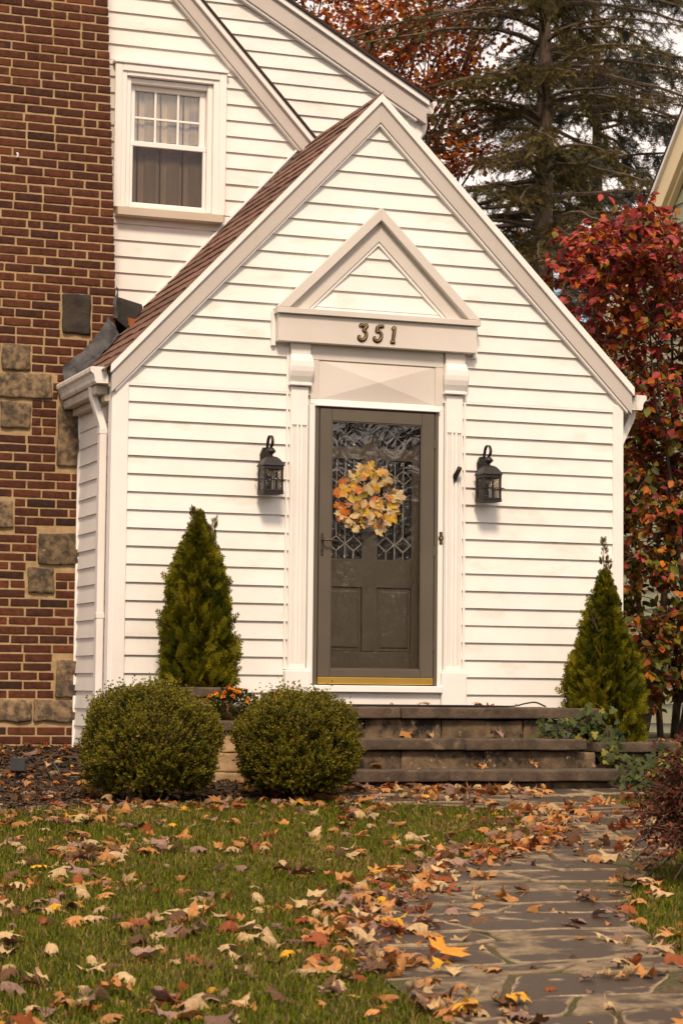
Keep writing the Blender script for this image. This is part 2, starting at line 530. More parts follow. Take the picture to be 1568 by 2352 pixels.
# ---- porch front wall
fw = MB()
fw.prism([(-1.985, -0.5), (-0.49, -0.5), (-0.49, 2.2), (-1.985, 2.2)], 0.002, 0.16)
fw.prism([(0.46, -0.5), (2.0, -0.5), (2.0, 2.2), (0.46, 2.2)], 0.002, 0.16)
fw.prism([(-1.985, 2.2), (2.0, 2.2), (RX, RZ - 0.1)], 0.002, 0.16)
fw.prism([(-0.49, -0.5), (0.46, -0.5), (0.46, 0.06), (-0.49, 0.06)], 0.002, 0.16)
front = fw.build('front_wall', trim_m, house)
siding(front, 0, -0.12, 2.2, 0.1285, 0.033, lambda z: -1.9, lambda z: -0.66)
siding(front, 0, -0.12, 2.2, 0.1285, 0.033, lambda z: 0.66, lambda z: 1.92)
siding(front, 0, 2.2 + 0.0015, 4.3, 0.1285, 0.033, lambda z: max(-1.98, gl(z)), lambda z: min(1.99, gr(z)))
MB().box(-1.995, -1.9, -0.03, 0.001, -0.55, 2.22).build('corner_board', trim_m, house, 0.004)
MB().box(1.917, 2.005, -0.03, 0.001, -0.35, 2.26).build('corner_board', trim_m, house, 0.004)
# ---- porch side walls
sw = MB().box(-1.983, -1.85, 0.0, 1.06, -0.55, 2.18).build('side_wall', trim_m, house)
k = 0
z = 0.033 - 5 * 0.1285
while z < 2.15:
    zt = min(z + 0.132, 2.16)
    MB().hexa([(-2.001, 0.004, z), (-2.001, 1.075, z), (-1.984, 1.075, z), (-1.984, 0.004, z)],
              [(-1.988, 0.004, zt), (-1.988, 1.06, zt), (-1.984, 1.06, zt), (-1.984, 0.004, zt)]).build('siding_board', siding_m, sw)
    z += 0.1285
MB().box(-2.022, -1.984, -0.028, 0.07, -0.55, 2.2).build('corner_board', trim_m, house, 0.004)
MB().box(-2.012, -1.986, 1.03, 1.048, -0.5, 2.15).build('edge_channel', trim_m, house, 0.002)
MB().box(1.87, 2.0, 0.165, 2.6, -0.5, 2.2).build('side_wall', siding_m, house)
# ---- rake boards of the porch
def rake(parent, side, name='rake_board'):
    x0 = RX
    x1 = -2.035 if side < 0 else 2.062
    f = rake_z
    def band(d0, d1, xa, xb, y0, y1, nm, mt, par):
        poly = [(xa, f(xa) - d1), (xb, f(xb) - d1), (xb, f(xb) - d0), (xa, f(xa) - d0)]
        if side < 0: poly = poly[::-1]
        return MB().prism(poly, y0, y1).build(nm, mt, par, 0.002)
    rb = band(0.055, 0.212, x0, x1, -0.062, -0.02, name, taupe_m, parent)
    band(-0.004, 0.062, x0, x1 + 0.012 * side, -0.082, -0.022, 'drip_edge', trim_m, rb)
    band(0.206, 0.236, x0, x1 - 0.03 * side, -0.05, -0.012, 'rake_lip', trim_m, rb)
    xm = RX + side * 0.95
    rb2 = MB()
    a, b = xm, xm + 0.004 * side
    MB().prism([(min(a, b), f(xm) - 0.212), (max(a, b), f(xm) - 0.212), (max(a, b), f(xm) - 0.06), (min(a, b), f(xm) - 0.06)], -0.0635, -0.06).build('joint', soffit_m, rb)
    return rb
rake(house, -1)
rake(house, 1)
# ---- porch roof
roof = MB()
def roof_slab(side, y0, y1, x1, th0, th1):
    z = lambda x: rake_z(x)
    return [(RX, y0, z(RX) + th1), (x1, y0, z(x1) + th1), (x1, y1, z(x1) + th1), (RX, y1, z(RX) + th1)], [(RX, y0, z(RX) + th0), (x1, y0, z(x1) + th0), (x1, y1, z(x1) + th0), (RX, y1, z(RX) + th0)]
a, b = roof_slab(-1, -0.06, 1.43, -2.06, -0.05, 0.0)
roof.hexa(a, b)
a, b = roof_slab(1, -0.06, 2.57, 2.09, -0.05, 0.0)
roof.hexa(a, b)
roof = roof.build('roof', shingle_dark_m, house)
ln = math.hypot(1, SL)
ns = Vector((-SL, 0, 1)).normalized()        # normal of the left slope
ds = Vector((-1, 0, -SL)).normalized()       # down the left slope
e = 0.135
L_slope = 2.06 * ln
srnd = random.Random(8)
for i in range(int(L_slope / e) + 1):
    u0, u1 = i * e - 0.03, (i + 1) * e
    if u1 > L_slope + 0.02: u1 = L_slope + 0.02
    top = Vector((RX, 0, RZ))
    yy = np.linspace(-0.085, 1.42, 18)
    vs, fs = [], []
    for y in yy:
        w = srnd.uniform(-0.008, 0.006)
        h = 0.0135 + srnd.uniform(-0.003, 0.005)
        for u, d in ((u0, 0.001), (u0, 0.003), (u1 + w, h), (u1 + w, 0.002)):
            p = top + ds * u + ns * d
            vs.append((p.x, y, p.z))
    for q in range(len(yy) - 1):
        for c in range(4):
            fs.append((q * 4 + c, q * 4 + (c + 1) % 4, (q + 1) * 4 + (c + 1) % 4, (q + 1) * 4 + c))
    fs += [(0, 1, 2, 3), tuple(len(vs) - 4 + c for c in (3, 2, 1, 0))]
    MB().add(vs, fs).build('shingle_course', shingle_m, roof)
# white flashing strip where the roof meets the upper wall
MB().hexa([(RX - 0.02, 1.405, rake_z(RX - 0.02) + 0.05), (-1.43, 1.405, rake_z(-1.43) - 0.0), (-1.43, 1.43, rake_z(-1.43) - 0.0), (RX - 0.02, 1.43, rake_z(RX - 0.02) + 0.05)],
          [(RX - 0.02, 1.405, rake_z(RX - 0.02) + 0.075), (-1.43, 1.405, rake_z(-1.43) + 0.028), (-1.43, 1.43, rake_z(-1.43) + 0.028), (RX - 0.02, 1.43, rake_z(RX - 0.02) + 0.075)]).build('wall_channel', trim_m, house, 0.002)

# ---- gutters and downspouts of the porch
def ogee(parent, xb, zt, side, y0, y1, name='gutter'):
    prof = [(0, 0), (0, -0.115), (0.085, -0.115), (0.097, -0.10), (0.098, -0.075), (0.108, -0.05), (0.128, -0.035), (0.130, -0.012), (0.126, 0.0), (0.118, 0.0), (0.118, -0.012), (0.1, -0.03), (0.086, -0.06), (0.084, -0.1), (0.01, -0.1), (0.01, 0)]
    n = len(prof)
    vs = [(xb + side * a, y, zt + b) for y in (y0, y1) for a, b in prof]
    fs = [(i, (i + 1) % n, (i + 1) % n + n, i + n) for i in range(n)]
    g = MB().add(vs, fs)
    for y in (y0 + 0.002, y1 - 0.002):           # end caps
        c = prof[1:9] + [(0, 0)]
        cv = [(xb + side * a, y, zt + b) for a, b in c] + [(xb + side * a, y + 0.003, zt + b) for a, b in c]
        m = len(c)
        g.add(cv, [tuple(range(m)), tuple(range(2 * m - 1, m - 1, -1))] + [(i, (i + 1) % m, (i + 1) % m + m, i + m) for i in range(m)])
    return g.build(name, gutter_m, parent)
gu = ogee(house, -2.052, 2.318, -1, -0.03, 1.12)
MB().box(-2.15, -2.06, 0.0, 1.1, 2.272, 2.276).build('debris', tar_m, gu)
for i in range(4):
    zz = 2.31 + 0.006 * i
    MB().tube([(-2.16 + 0.03 * i, -0.02, zz - 0.01), (-2.15 + 0.03 * i, -0.018, zz + 0.012), (-2.14 + 0.03 * i, -0.02, zz - 0.004)], 0.004, 5).build('guard_clip', came_m, gu)
MB().prism([(-2.052, 2.2), (-2.0, 2.16), (-2.0, 2.3), (-2.052, 2.3)], 0.0, 1.09).build('fascia', soffit_m, house)
MB().box(-2.12, -2.03, 0.06, 1.06, 2.135, 2.198).build('soffit', soffit_m, house, 0.004)
MB().box(-2.055, -1.985, 0.05, 1.05, 2.085, 2.132).build('frieze_board', soffit_m, house, 0.003)
gr2 = ogee(house, 2.075, 2.345, 1, -0.03, 2.2)
MB().prism([(2.0, 2.2), (2.072, 2.2), (2.072, 2.31), (2.0, 2.31)], 0.0, 2.2).build('soffit', soffit_m, house)

def rect_tube(name, pts, wx, wy, mat, parent):
    g = MB()
    vs = []
    for x, y, z in pts:
        vs += [(x - wx, y - wy, z), (x + wx, y - wy, z), (x + wx, y + wy, z), (x - wx, y + wy, z)]
    n = len(pts)
    fs = [(i * 4 + c, i * 4 + (c + 1) % 4, (i + 1) * 4 + (c + 1) % 4, (i + 1) * 4 + c) for i in range(n - 1) for c in range(4)]
    fs += [(3, 2, 1, 0), tuple((n - 1) * 4 + c for c in range(4))]
    return g.add(vs, fs).build(name, mat, parent, 0.004)
dsp = rect_tube('downspout', [(-2.105, 0.22, 2.205), (-2.10, 0.2, 2.12), (-2.045, 0.17, 1.93), (-2.04, 0.165, 1.90), (-2.04, 0.165, -0.5)], 0.026, 0.036, down_m, house)
B('strap', down_m, dsp, -2.07, -2.01, 0.125, 0.205, 0.545, 0.585)
B('collar', down_m, dsp, -2.069, -2.011, 0.126, 0.204, 1.86, 1.90)
rect_tube('downspout', [(2.14, 0.12, 2.235), (2.135, 0.12, 2.18), (2.03, 0.12, 1.96), (2.03, 0.12, 1.9), (2.03, 0.12, -0.3)], 0.03, 0.036, down_m, house)

# ---- upper wall with the window (behind the porch roof)
YA = 1.45
def raA(z): return -1.206 + (5.47 - z) / 1.0622 + 0.03      # siding stops behind the sloping board
ua = MB()
ua.prism([(-2.6, 2.5), (0.8, 2.5), (raA(3.79), 3.79), (-2.6, 3.79)], YA + 0.002, YA + 0.12)
ua.prism([(-2.6, 3.79), (-1.59, 3.79), (-1.59, 4.84), (-2.6, 4.84)], YA + 0.002, YA + 0.12)
ua.prism([(-0.875, 3.79), (raA(3.79), 3.79), (raA(4.84), 4.84), (-0.875, 4.84)], YA + 0.002, YA + 0.12)
ua.prism([(-2.6, 4.84), (raA(4.84), 4.84), (raA(6.2), 6.2), (-2.6, 6.2)], YA + 0.002, YA + 0.12)
ua = ua.build('upper_wall', trim_m, house)
siding(ua, YA, 2.95, 3.72, 0.1290, 4.827, lambda z: -2.3, lambda z: raA(z))
siding(ua, YA, 3.72, 4.92, 0.1290, 4.827, lambda z: -2.3, lambda z: -1.62)
siding(ua, YA, 3.72, 4.92, 0.1290, 4.827, lambda z: -0.84, lambda z: raA(z))
siding(ua, YA, 4.9215, 6.1, 0.1290, 4.827, lambda z: -2.3, lambda z: raA(z))
def lineA(z, d): return -1.206 + (5.47 - z) / 1.0622 + d
zt, zb = 6.2, 4.36
ra = MB().prism([(lineA(zb, 0.018), zb), (lineA(zb, 0.155), zb), (lineA(zt, 0.155), zt), (lineA(zt, 0.018), zt)], 1.37, 1.432).build('rake_board', taupe_m, house, 0.002)
MB().prism([(lineA(zb, 0.0), zb), (lineA(zb, 0.022), zb), (lineA(zt, 0.022), zt), (lineA(zt, 0.0), zt)], 1.385, 1.432).build('rake_lip', trim_m, ra, 0.002)
MB().prism([(lineA(4.42, 0.150), 4.42), (lineA(4.42, 0.205), 4.42), (lineA(zt, 0.205), zt), (lineA(zt, 0.150), zt)], 1.34, 1.45).build('drip_edge', trim_m, ra, 0.002)
MB().prism([(lineA(4.40, 0.206), 4.40), (lineA(4.40, 0.228), 4.40), (lineA(zt, 0.228), zt), (lineA(zt, 0.206), zt)], 1.325, 2.58).build('roof', shingle_dark_m, house)
# ---- rear wall
YB = 2.58
def lineB(x): return 5.90 - 0.556 * (x + 0.279)               # lower edge of the sloping board
rw = MB().prism([(-1.5, 4.2), (1.235, 4.2), (1.235, lineB(1.235) + 0.05), (-1.2, lineB(-1.2) + 0.05)], YB + 0.002, YB + 0.12).build('rear_wall', trim_m, house)
siding(rw, YB, 4.25, 6.4, 0.1285, 5.234, lambda z: -1.4, lambda z: min(1.235, (5.96 - z) / 0.556 - 0.279))
zB = lambda x, d: lineB(x) + d
rbB = MB().prism([(-1.2, zB(-1.2, 0.012)), (1.385, zB(1.385, 0.012)), (1.385, zB(1.385, 0.185)), (-1.2, zB(-1.2, 0.185))], 2.50, 2.565).build('rake_board', taupe_m, house, 0.002)
MB().prism([(-1.2, zB(-1.2, -0.012)), (1.3, zB(1.3, -0.012)), (1.3, zB(1.3, 0.016)), (-1.2, zB(-1.2, 0.016))], 2.515, 2.565).build('rake_lip', trim_m, rbB, 0.002)
MB().prism([(-1.2, zB(-1.2, 0.18)), (1.40, zB(1.40, 0.18)), (1.40, zB(1.40, 0.232)), (-1.2, zB(-1.2, 0.232))], 2.47, 2.56).build('drip_edge', trim_m, rbB, 0.002)
MB().prism([(-1.2, zB(-1.2, 0.234)), (1.43, zB(1.43, 0.234)), (1.43, zB(1.43, 0.26)), (-1.2, zB(-1.2, 0.26))], 2.45, 5.5).build('roof', shingle_dark_m, house)
MB().box(1.24, 1.36, 2.57, 5.4, 4.2, 5.02).build('side_wall', siding_m, house)
g3 = ogee(house, 1.352, 5.20, 1, 2.5, 5.4)
MB().tube([(1.40, 2.62, 5.08), (1.405, 2.62, 5.02), (1.39, 2.62, 4.95), (1.34, 2.60, 4.89), (1.30, 2.58, 4.84)], 0.036, 8).build('downspout', down_m, house, smooth=True)

# ---- window
win = MB().box(-1.60, -0.86, 1.56, 1.575, 3.74, 4.88).build('window', dark_m, house)
def wb(nm, x0, x1, y0, y1, z0, z1, m=trim_m, bv=0.004): return B(nm, m, win, x0, x1, y0, y1, z0, z1, bv)
wb('casing', -1.664, -1.585, 1.40, 1.455, 3.79, 4.905)
wb('casing', -0.88, -0.797, 1.40, 1.455, 3.79, 4.905)
wb('casing', -1.5845, -0.8805, 1.40, 1.455, 4.835, 4.905)
wb('casing_bead', -1.685, -1.625, 1.385, 1.402, 3.785, 4.925)
wb('casing_bead', -0.835, -0.777, 1.385, 1.402, 3.785, 4.925)
wb('casing_bead', -1.6245, -0.8355, 1.385, 1.402, 4.868, 4.925)
wb('casing_head', -1.70, -0.765, 1.37, 1.45, 4.926, 4.948)
wb('jamb', -1.5845, -1.545, 1.43, 1.56, 3.80, 4.83)
wb('jamb', -0.921, -0.8805, 1.43, 1.56, 3.80, 4.83)
wb('jamb', -1.5445, -0.9215, 1.44, 1.56, 4.79, 4.83)
wb('sill', -1.66, -0.80, 1.34, 1.47, 3.715, 3.782, sill_m)
wb('sill_board', -1.5445, -0.9215, 1.43, 1.56, 3.783, 3.822)
us = wb('upper_sash', -1.5435, -1.497, 1.49, 1.53, 4.30, 4.789)
for x0, x1, z0, z1 in ((-0.968, -0.9225, 4.30, 4.789), (-1.4965, -0.9685, 4.747, 4.789), (-1.4965, -0.9685, 4.30, 4.335)):
    wb('sash_rail', x0, x1, 1.49, 1.53, z0, z1)
wb('sash_rail', -1.5435, -0.9225, 1.45, 1.488, 4.292, 4.334)
for x0, x1, z0, z1 in ((-1.5435, -1.518, 3.823, 4.2915), (-0.948, -0.9225, 3.823, 4.2915), (-1.5175, -0.9485, 3.823, 3.845)):
    wb('sash_rail', x0, x1, 1.45, 1.488, z0, z1)
for xm in (-1.3285, -1.1435): wb('muntin', xm - 0.0085, xm + 0.0085, 1.496, 1.512, 4.335, 4.747, bv=0.002)
wb('muntin', -1.4965, -0.9685, 1.497, 1.511, 4.523, 4.54, bv=0.002)
xsn = (-1.4965, -1.337, -1.152, -0.9685)
for i in range(3):
    for (z0, z1) in ((4.336, 4.523), (4.54, 4.746)):
        wb('pane', xsn[i] + (0.0165 if i else 0), xsn[i + 1], 1.515, 1.519, z0, z1, pane_glass, 0)
wb('pane', -1.5175, -0.9485, 1.47, 1.474, 3.846, 4.291, screen_glass, 0)
cv = []
cf = []
nn = 120
for i in range(nn + 1):
    x = -1.54 + 0.62 * i / nn
    y = 1.547 + 0.005 * math.sin(i * 0.9) + 0.003 * math.sin(i * 2.3)
    cv += [(x, y, 3.83), (x, y, 4.785)]
for i in range(nn): cf.append((2 * i, 2 * i + 2, 2 * i + 3, 2 * i + 1))
MB().add(cv, cf).build('curtain', curtain_m, win)
for i in range(3):
    xa = -1.405 + 0.185 * i
    wb('curtain_lace', xa, xa + 0.10, 1.533, 1.5395, 3.84, 4.26, lace_m, 0)
    wb('curtain_lace', xa, xa + 0.10, 1.533, 1.5395, 4.36, 4.76, lace_m, 0)
for i in range(4):
    xa = -1.465 + 0.185 * i
    if xa < -0.95: wb('curtain_gap', xa, xa + 0.008, 1.531, 1.5395, 3.84, 4.78, dark_m, 0)

# ---- chimney
YC = 1.05
def cx_r(z): return -1.735 - max(0.0, z - 3.0) * 0.045
chim = MB().prism([(-3.6, -0.6), (-1.75, -0.6), (cx_r(3.0) - 0.006, 3.0), (cx_r(6.4) - 0.006, 6.4), (-3.6, 6.4)], YC + 0.006, 1.449).build('chimney', mortar_m, house)
stones = [(-2.149, -1.925, 2.71, 3.02, 1), (-2.597, -2.379, 2.405, 2.61, 0), (-2.75, -2.215, 2.20, 2.395, 2), (-2.604, -2.37, 1.976, 2.176, 0), (-2.165, -1.90, 1.70, 2.16, 0), (-2.72, -2.485, 1.225, 1.43, 0),
          (-2.294, -1.90, 0.965, 1.205, 0), (-2.374, -2.165, 0.75, 0.94, 0), (-2.143, -1.90, -0.02, 0.262, 2), (-2.66, -2.315, -0.205, -0.035, 0), (-2.305, -1.90, -0.205, -0.035, 0)]
for i, (x0, x1, z0, z1, kd) in enumerate(stones):
    me = rough_mesh('stone', x1 - x0 - 0.006, 0.08, z1 - z0 - 0.006, i + 1, 6, 0.011, 0.016, 12)
    o = newobj('stone', me, dstone_m if kd == 1 else cstone_m, chim)
    o.location = ((x0 + x1) / 2, YC + 0.020, (z0 + z1) / 2)
crs, jnt = 0.0677, 0.0140
bh = crs - jnt
strm = [rough_mesh('brick', 0.205, 0.06, bh, 50 + i, 2, 0.0022, 0.004, 22) for i in range(8)]
hdm = [rough_mesh('brick', 0.098, 0.06, bh, 70 + i, 1, 0.0022, 0.004, 22) for i in range(5)]
brnd = random.Random(21)
bl = []
row = 0
z = -0.50
while z < 6.2:
    zc = z + bh / 2
    xr_ = cx_r(zc)
    x = xr_ + brnd.uniform(-0.004, 0.004)
    first = True
    while x > -3.5:
        w = 0.205 + brnd.uniform(-0.006, 0.006)
        if first and row % 2: w = 0.098
        if brnd.random() < 0.03: w = 0.098
        first = False
        segs = [(x - w, x)]
        for x0, x1, z0, z1, kd in stones:
            if zc + bh * 0.5 > z0 + 0.004 and zc - bh * 0.5 < z1 - 0.004:
                ns_ = []
                for a, b in segs:
                    if b <= x0 - 0.01 or a >= x1 + 0.01: ns_.append((a, b))
                    else:
                        if a < x0 - 0.045: ns_.append((a, x0 - 0.012))
                        if b > x1 + 0.045: ns_.append((x1 + 0.012, b))
                segs = ns_
        for a, b in segs: bl.append((a, b, zc + brnd.uniform(-0.0015, 0.0015)))
        x -= w + jnt + brnd.uniform(-0.002, 0.003)
    z += crs
    row += 1
def bvis(t):
    u, v, d = pj(((t[0] + t[1]) / 2, YC, t[2]))
    ok = 0 < u < 1 and 0 < v < 1.5 and not ((t[0] > -2.0 and t[2] < 2.2) or (t[2] < 2.2 and t[1] > -1.93))
    return (0 if ok else 1, -(t[1] - t[0]))
bl.sort(key=bvis)
rest = MB()
rv, rf = [], []
for i, (a, b, zc) in enumerate(bl):
    w = b - a
    me = (strm if w > 0.15 else hdm)[brnd.randrange(8 if w > 0.15 else 5)]
    sc = w / (0.205 if w > 0.15 else 0.098)
    fl = brnd.choice((-1, 1))
    if i < 300:
        o = newobj('brick', me, brick_m, chim)
        o.location = ((a + b) / 2, YC + 0.03 + brnd.uniform(-0.002, 0.003), zc)
        o.scale = (sc, 1, 1)
        o.rotation_euler = (brnd.uniform(-0.006, 0.006), (math.pi if fl < 0 else 0) + brnd.uniform(-0.006, 0.006), brnd.uniform(-0.008, 0.008))
    elif zc < 6.0:
        rest.box(a, b, YC + 0.001, YC + 0.06, zc - bh / 2, zc + bh / 2)
brick_rest_m = M('brick_mixed', (0.05, 0.022, 0.016), (0.15, 0.045, 0.02), scale=6, lo=0.4, hi=0.6, rough=0.85, bump=0.5, bscale=55, spec=0.15)
rest.build('brickwork', brick_rest_m, chim, 0.004, kind='stuff')
MB().tube([(-2.515, YC - 0.012, 4.02), (-2.512, YC - 0.02, 4.04), (-2.515, YC + 0.01, 4.055)], 0.008, 6).build('wall_hook', trim_m, chim)

# lead flashing up the chimney, and the black cricket behind it
def strip(name, prof, mat, parent, seed=0, cuts=14):
    """prof: list of rows; each row is a polyline of points; rows are joined, subdivided and crumpled"""
    rows = []
    for q in range(len(prof) - 1):
        for t in range(cuts):
            f = t / cuts
            rows.append([Vector(a).lerp(Vector(b), f) for a, b in zip(prof[q], prof[q + 1])])
    rows.append([Vector(a) for a in prof[-1]])
    fine = []
    for r_ in rows:
        line = []
        for a, b in zip(r_[:-1], r_[1:]):
            line += [a.lerp(b, t / 5) for t in range(5)]
        line.append(r_[-1])
        fine.append(line)
    w = len(fine[0])
    vs = []
    for r_ in fine:
        for p in r_:
            d = noise.noise_vector(p * 9 + Vector((seed, 0, 0))) * 0.020 + noise.noise_vector(p * 30) * 0.009
            vs.append(p + d)
    fs = [(i * w + j, i * w + j + 1, (i + 1) * w + j + 1, (i + 1) * w + j) for i in range(len(fine) - 1) for j in range(w - 1)]
    return MB().add(vs, fs).build(name, mat, parent, smooth=True)
def rz(x): return rake_z(x) + 0.022
strip('flashing', [[(-2.15, 1.035, 2.455), (-2.13, 1.02, 2.37), (-2.10, 1.0, rz(-2.10)), (-2.09, 0.84, rz(-2.09))],
                   [(-2.02, 1.035, 2.56), (-2.0, 1.01, 2.46), (-1.98, 1.0, rz(-1.98)), (-1.985, 0.86, rz(-1.985))],
                   [(-1.86, 1.03, 2.745), (-1.84, 1.005, 2.66), (-1.82, 1.0, rz(-1.82)), (-1.81, 0.90, rz(-1.81))],
                   [(-1.79, 1.03, 2.86), (-1.755, 1.0, 2.80), (-1.72, 0.99, rz(-1.72)), (-1.70, 0.93, rz(-1.70))]], flash_m, house, 3)
strip('flashing', [[(-1.765, 1.03, 2.86), (-1.735, 1.025, 2.86), (-1.725, 1.06, 2.86)], [(-1.755, 1.035, 2.98), (-1.735, 1.03, 2.98), (-1.727, 1.06, 2.98)], [(-1.742, 1.04, 3.08), (-1.734, 1.035, 3.09), (-1.73, 1.06, 3.09)]], flash_m, house, 5, 6)
MB().add([(-1.75, 1.432, 3.115), (-1.43, 1.42, 3.035), (-1.50, 1.2, rz(-1.50)), (-1.64, 1.08, rz(-1.64)), (-1.75, 1.06, 2.86), (-1.75, 1.43, 2.6), (-1.43, 1.43, 2.6)],
         [(0, 4, 3), (0, 3, 2), (0, 2, 1), (4, 5, 6, 3), (3, 6, 2), (2, 6, 1)]).build('cricket', tar_m, house)

# ================================================================ DOOR SURROUND
# pediment
HP = -0.11
AX, AZ = -0.035, 3.60
hd = MB().box(-0.817, 0.742, HP, -0.001, 2.575, 2.775).build('header', header_m, house, 0.003)
B('header_ledge', header_m, hd, -0.835, 0.765, HP - 0.03, -0.001, 2.776, 2.818)
B('header_edge', trim_m, hd, -0.848, -0.8175, -0.05, -0.001, 2.545, 2.80)
B('header_edge', trim_m, hd, 0.7425, 0.775, -0.05, -0.001, 2.545, 2.80)
ped = MB().prism([(-0.60, 2.819), (0.52, 2.819), (AX, 3.40)], -0.05, -0.022).build('pediment', trim_m, house)
pl = (AZ - 2.819) / (AX + 0.825)
pr = (AZ - 2.819) / (0.755 - AX)
tp = 0.235
def pedrake(side):
    xe = -0.825 if side < 0 else 0.755
    s = pl if side < 0 else pr
    xi = AX + side * (AZ - tp - 2.819) / s
    q = [(xe, 2.819), (xi, 2.819), (AX, AZ - tp), (AX, AZ)]
    if side > 0: q = q[::-1]
    o = MB().prism(q, -0.085, -0.02).build('pediment_rake', header_m, ped, 0.002)
    # raised outer moulding
    c = 0.085
    xm = AX + side * (AZ - c - 2.819) / s
    q = [(xe - 0.012 * side * -1, 2.8195), (xm, 2.8195), (AX, AZ - c), (AX, AZ + 0.012)]
    if side > 0: q = q[::-1]
    MB().prism(q, -0.135, -0.0855).build('pediment_moulding', header_m, ped, 0.004)
    c2 = tp + 0.03
    xj = AX + side * (AZ - c2 - 2.82) / s
    q = [(xi, 2.8205), (xj, 2.8205), (AX, AZ - c2), (AX, AZ - tp + 0.002)]
    if side > 0: q = q[::-1]
    MB().prism(q, -0.075, -0.02).build('pediment_bead', trim_m, ped, 0.002)
pedrake(-1)
pedrake(1)
siding(ped, -0.051, 2.82, 3.32, 0.1285, 2.852, lambda z: AX - (AZ - 0.26 - z) / pl, lambda z: AX + (AZ - 0.26 - z) / pr, proud=0.014)
# numbers 351
def catmull(P, n=9):
    P = [Vector(p) for p in P]
    out = []
    for i in range(len(P) - 1):
        p0, p1, p2, p3 = P[max(i - 1, 0)], P[i], P[i + 1], P[min(i + 2, len(P) - 1)]
        for k in range(n):
            t = k / n
            out.append(0.5 * ((2 * p1) + (-p0 + p2) * t + (2 * p0 - 5 * p1 + 4 * p2 - p3) * t * t + (-p0 + 3 * p1 - 3 * p2 + p3) * t ** 3))
    out.append(P[-1])
    return out
GLY = {'3': [[(0.20, 0.82), (0.27, 0.95), (0.45, 0.90), (0.62, 0.95), (0.80, 0.97)], [(0.80, 0.97), (0.62, 0.80), (0.42, 0.60)], [(0.42, 0.60), (0.60, 0.58), (0.70, 0.40), (0.58, 0.14), (0.34, 0.03), (0.13, 0.10), (0.12, 0.24), (0.22, 0.22)]],
       '5': [[(0.38, 0.95), (0.58, 0.93), (0.86, 0.97)], [(0.38, 0.95), (0.33, 0.75), (0.26, 0.57)], [(0.26, 0.57), (0.48, 0.62), (0.66, 0.46), (0.60, 0.18), (0.36, 0.03), (0.14, 0.09), (0.11, 0.22), (0.22, 0.22)]],
       '1': [[(0.40, 0.78), (0.52, 0.86), (0.64, 0.98)], [(0.64, 0.98), (0.54, 0.50), (0.46, 0.03)], [(0.26, 0.03), (0.46, 0.03), (0.64, 0.03)]]}
for ch, x0, x1 in (('3', -0.206, -0.12), ('5', -0.088, 0.004), ('1', 0.037, 0.10)):
    w = 0.098
    x0 = (x0 + x1) / 2 - w * 0.47
    dk, gd = MB(), MB()
    for st in GLY[ch]:
        pts = catmull([(x0 + a * w, HP - 0.004, 2.613 + b * 0.122) for a, b in st])
        n = len(pts)
        rd = [0.0075 + 0.004 * math.sin(math.pi * i / (n - 1)) for i in range(n)]
        dk.tube(pts, [q + 0.0035 for q in rd], 8, True, 0.7)
        gd.tube([p + Vector((0, -0.0062, 0)) for p in pts], [q * 0.60 for q in rd], 8, True, 0.8)
    dg = dk.build('house_number', black_m, hd, smooth=True)
    gd.build('house_number', brass_m, hd, smooth=True)
# pilasters with scroll corbels
def pilaster(x0, x1):
    yf = -0.045
    pil = MB().box(x0 + 0.012, x1 - 0.012, -0.03, -0.001, 0.21, 2.26).build('pilaster', pilaster_m, house, 0.002)
    w = x1 - x0
    # fluted face: five grooves between rounded ribs
    n = 7
    m = MB()
    fx0, fx1 = x0 + 0.016, x1 - 0.016
    m.box(fx0, fx1, yf, -0.0305, 1.975, 2.255)
    m.box(fx0, fx1, yf, -0.0305, 0.2105, 0.24)
    st = []
    gw = 0.011
    cs = [fx0 + (fx1 - fx0) * q for q in (0.14, 0.27, 0.50, 0.73, 0.86)]
    edges = [fx0] + [v for c in cs for v in (c - gw / 2, c + gw / 2)] + [fx1]
    for i in range(0, len(edges), 2):
        m.box(edges[i], edges[i + 1], yf, -0.0305, 0.24, 1.975)
    m.build('fluting', pilaster_m, pil, 0.003)
    B('pilaster_base', pilaster_m, pil, x0 - 0.018, x1 + 0.018, -0.075, -0.001, -0.05, 0.195, 0.006)
    B('pilaster_base_cap', pilaster_m, pil, x0 - 0.008, x1 + 0.008, -0.062, -0.001, 0.1955, 0.2095, 0.004)
    B('capital', pilaster_m, pil, x0 - 0.006, x1 + 0.006, -0.075, -0.001, 2.262, 2.285, 0.004)
    prof = [(-0.002, 2.286), (-0.062, 2.286), (-0.072, 2.30), (-0.088, 2.33), (-0.1, 2.365), (-0.105, 2.40), (-0.104, 2.44), (-0.096, 2.475), (-0.08, 2.492), (-0.002, 2.492)]
    bul = []
    mm = MB()
    xs_ = [0, 0.06, 0.2, 0.8, 0.94, 1]
    vs = []
    for y, z in prof:
        t = (z - 2.286) / 0.206
        wd = 0.5 * w * (1.0 + 0.22 * math.sin(math.pi * min(1, t * 1.05)) ** 0.8)
        for q in xs_:
            yy = y if 0.05 < q < 0.95 else y * 0.82
            vs.append(((x0 + x1) / 2 + (q * 2 - 1) * wd, yy, z))
    nxs = len(xs_)
    fs = [(i * nxs + j, i * nxs + j + 1, (i + 1) * nxs + j + 1, (i + 1) * nxs + j) for i in range(len(prof) - 1) for j in range(nxs - 1)]
    fs += [tuple(i * nxs for i in range(len(prof))), tuple(i * nxs + nxs - 1 for i in range(len(prof) - 1, -1, -1))]
    mm.add(vs, fs).build('corbel', pilaster_m, pil, smooth=False, bevel=0.004)
    B('corbel_block', header_m, pil, x0 + 0.004, x1 - 0.004, -0.06, -0.001, 2.4935, 2.574)
    return pil
pilaster(-0.705, -0.545)
pilaster(0.512, 0.676)
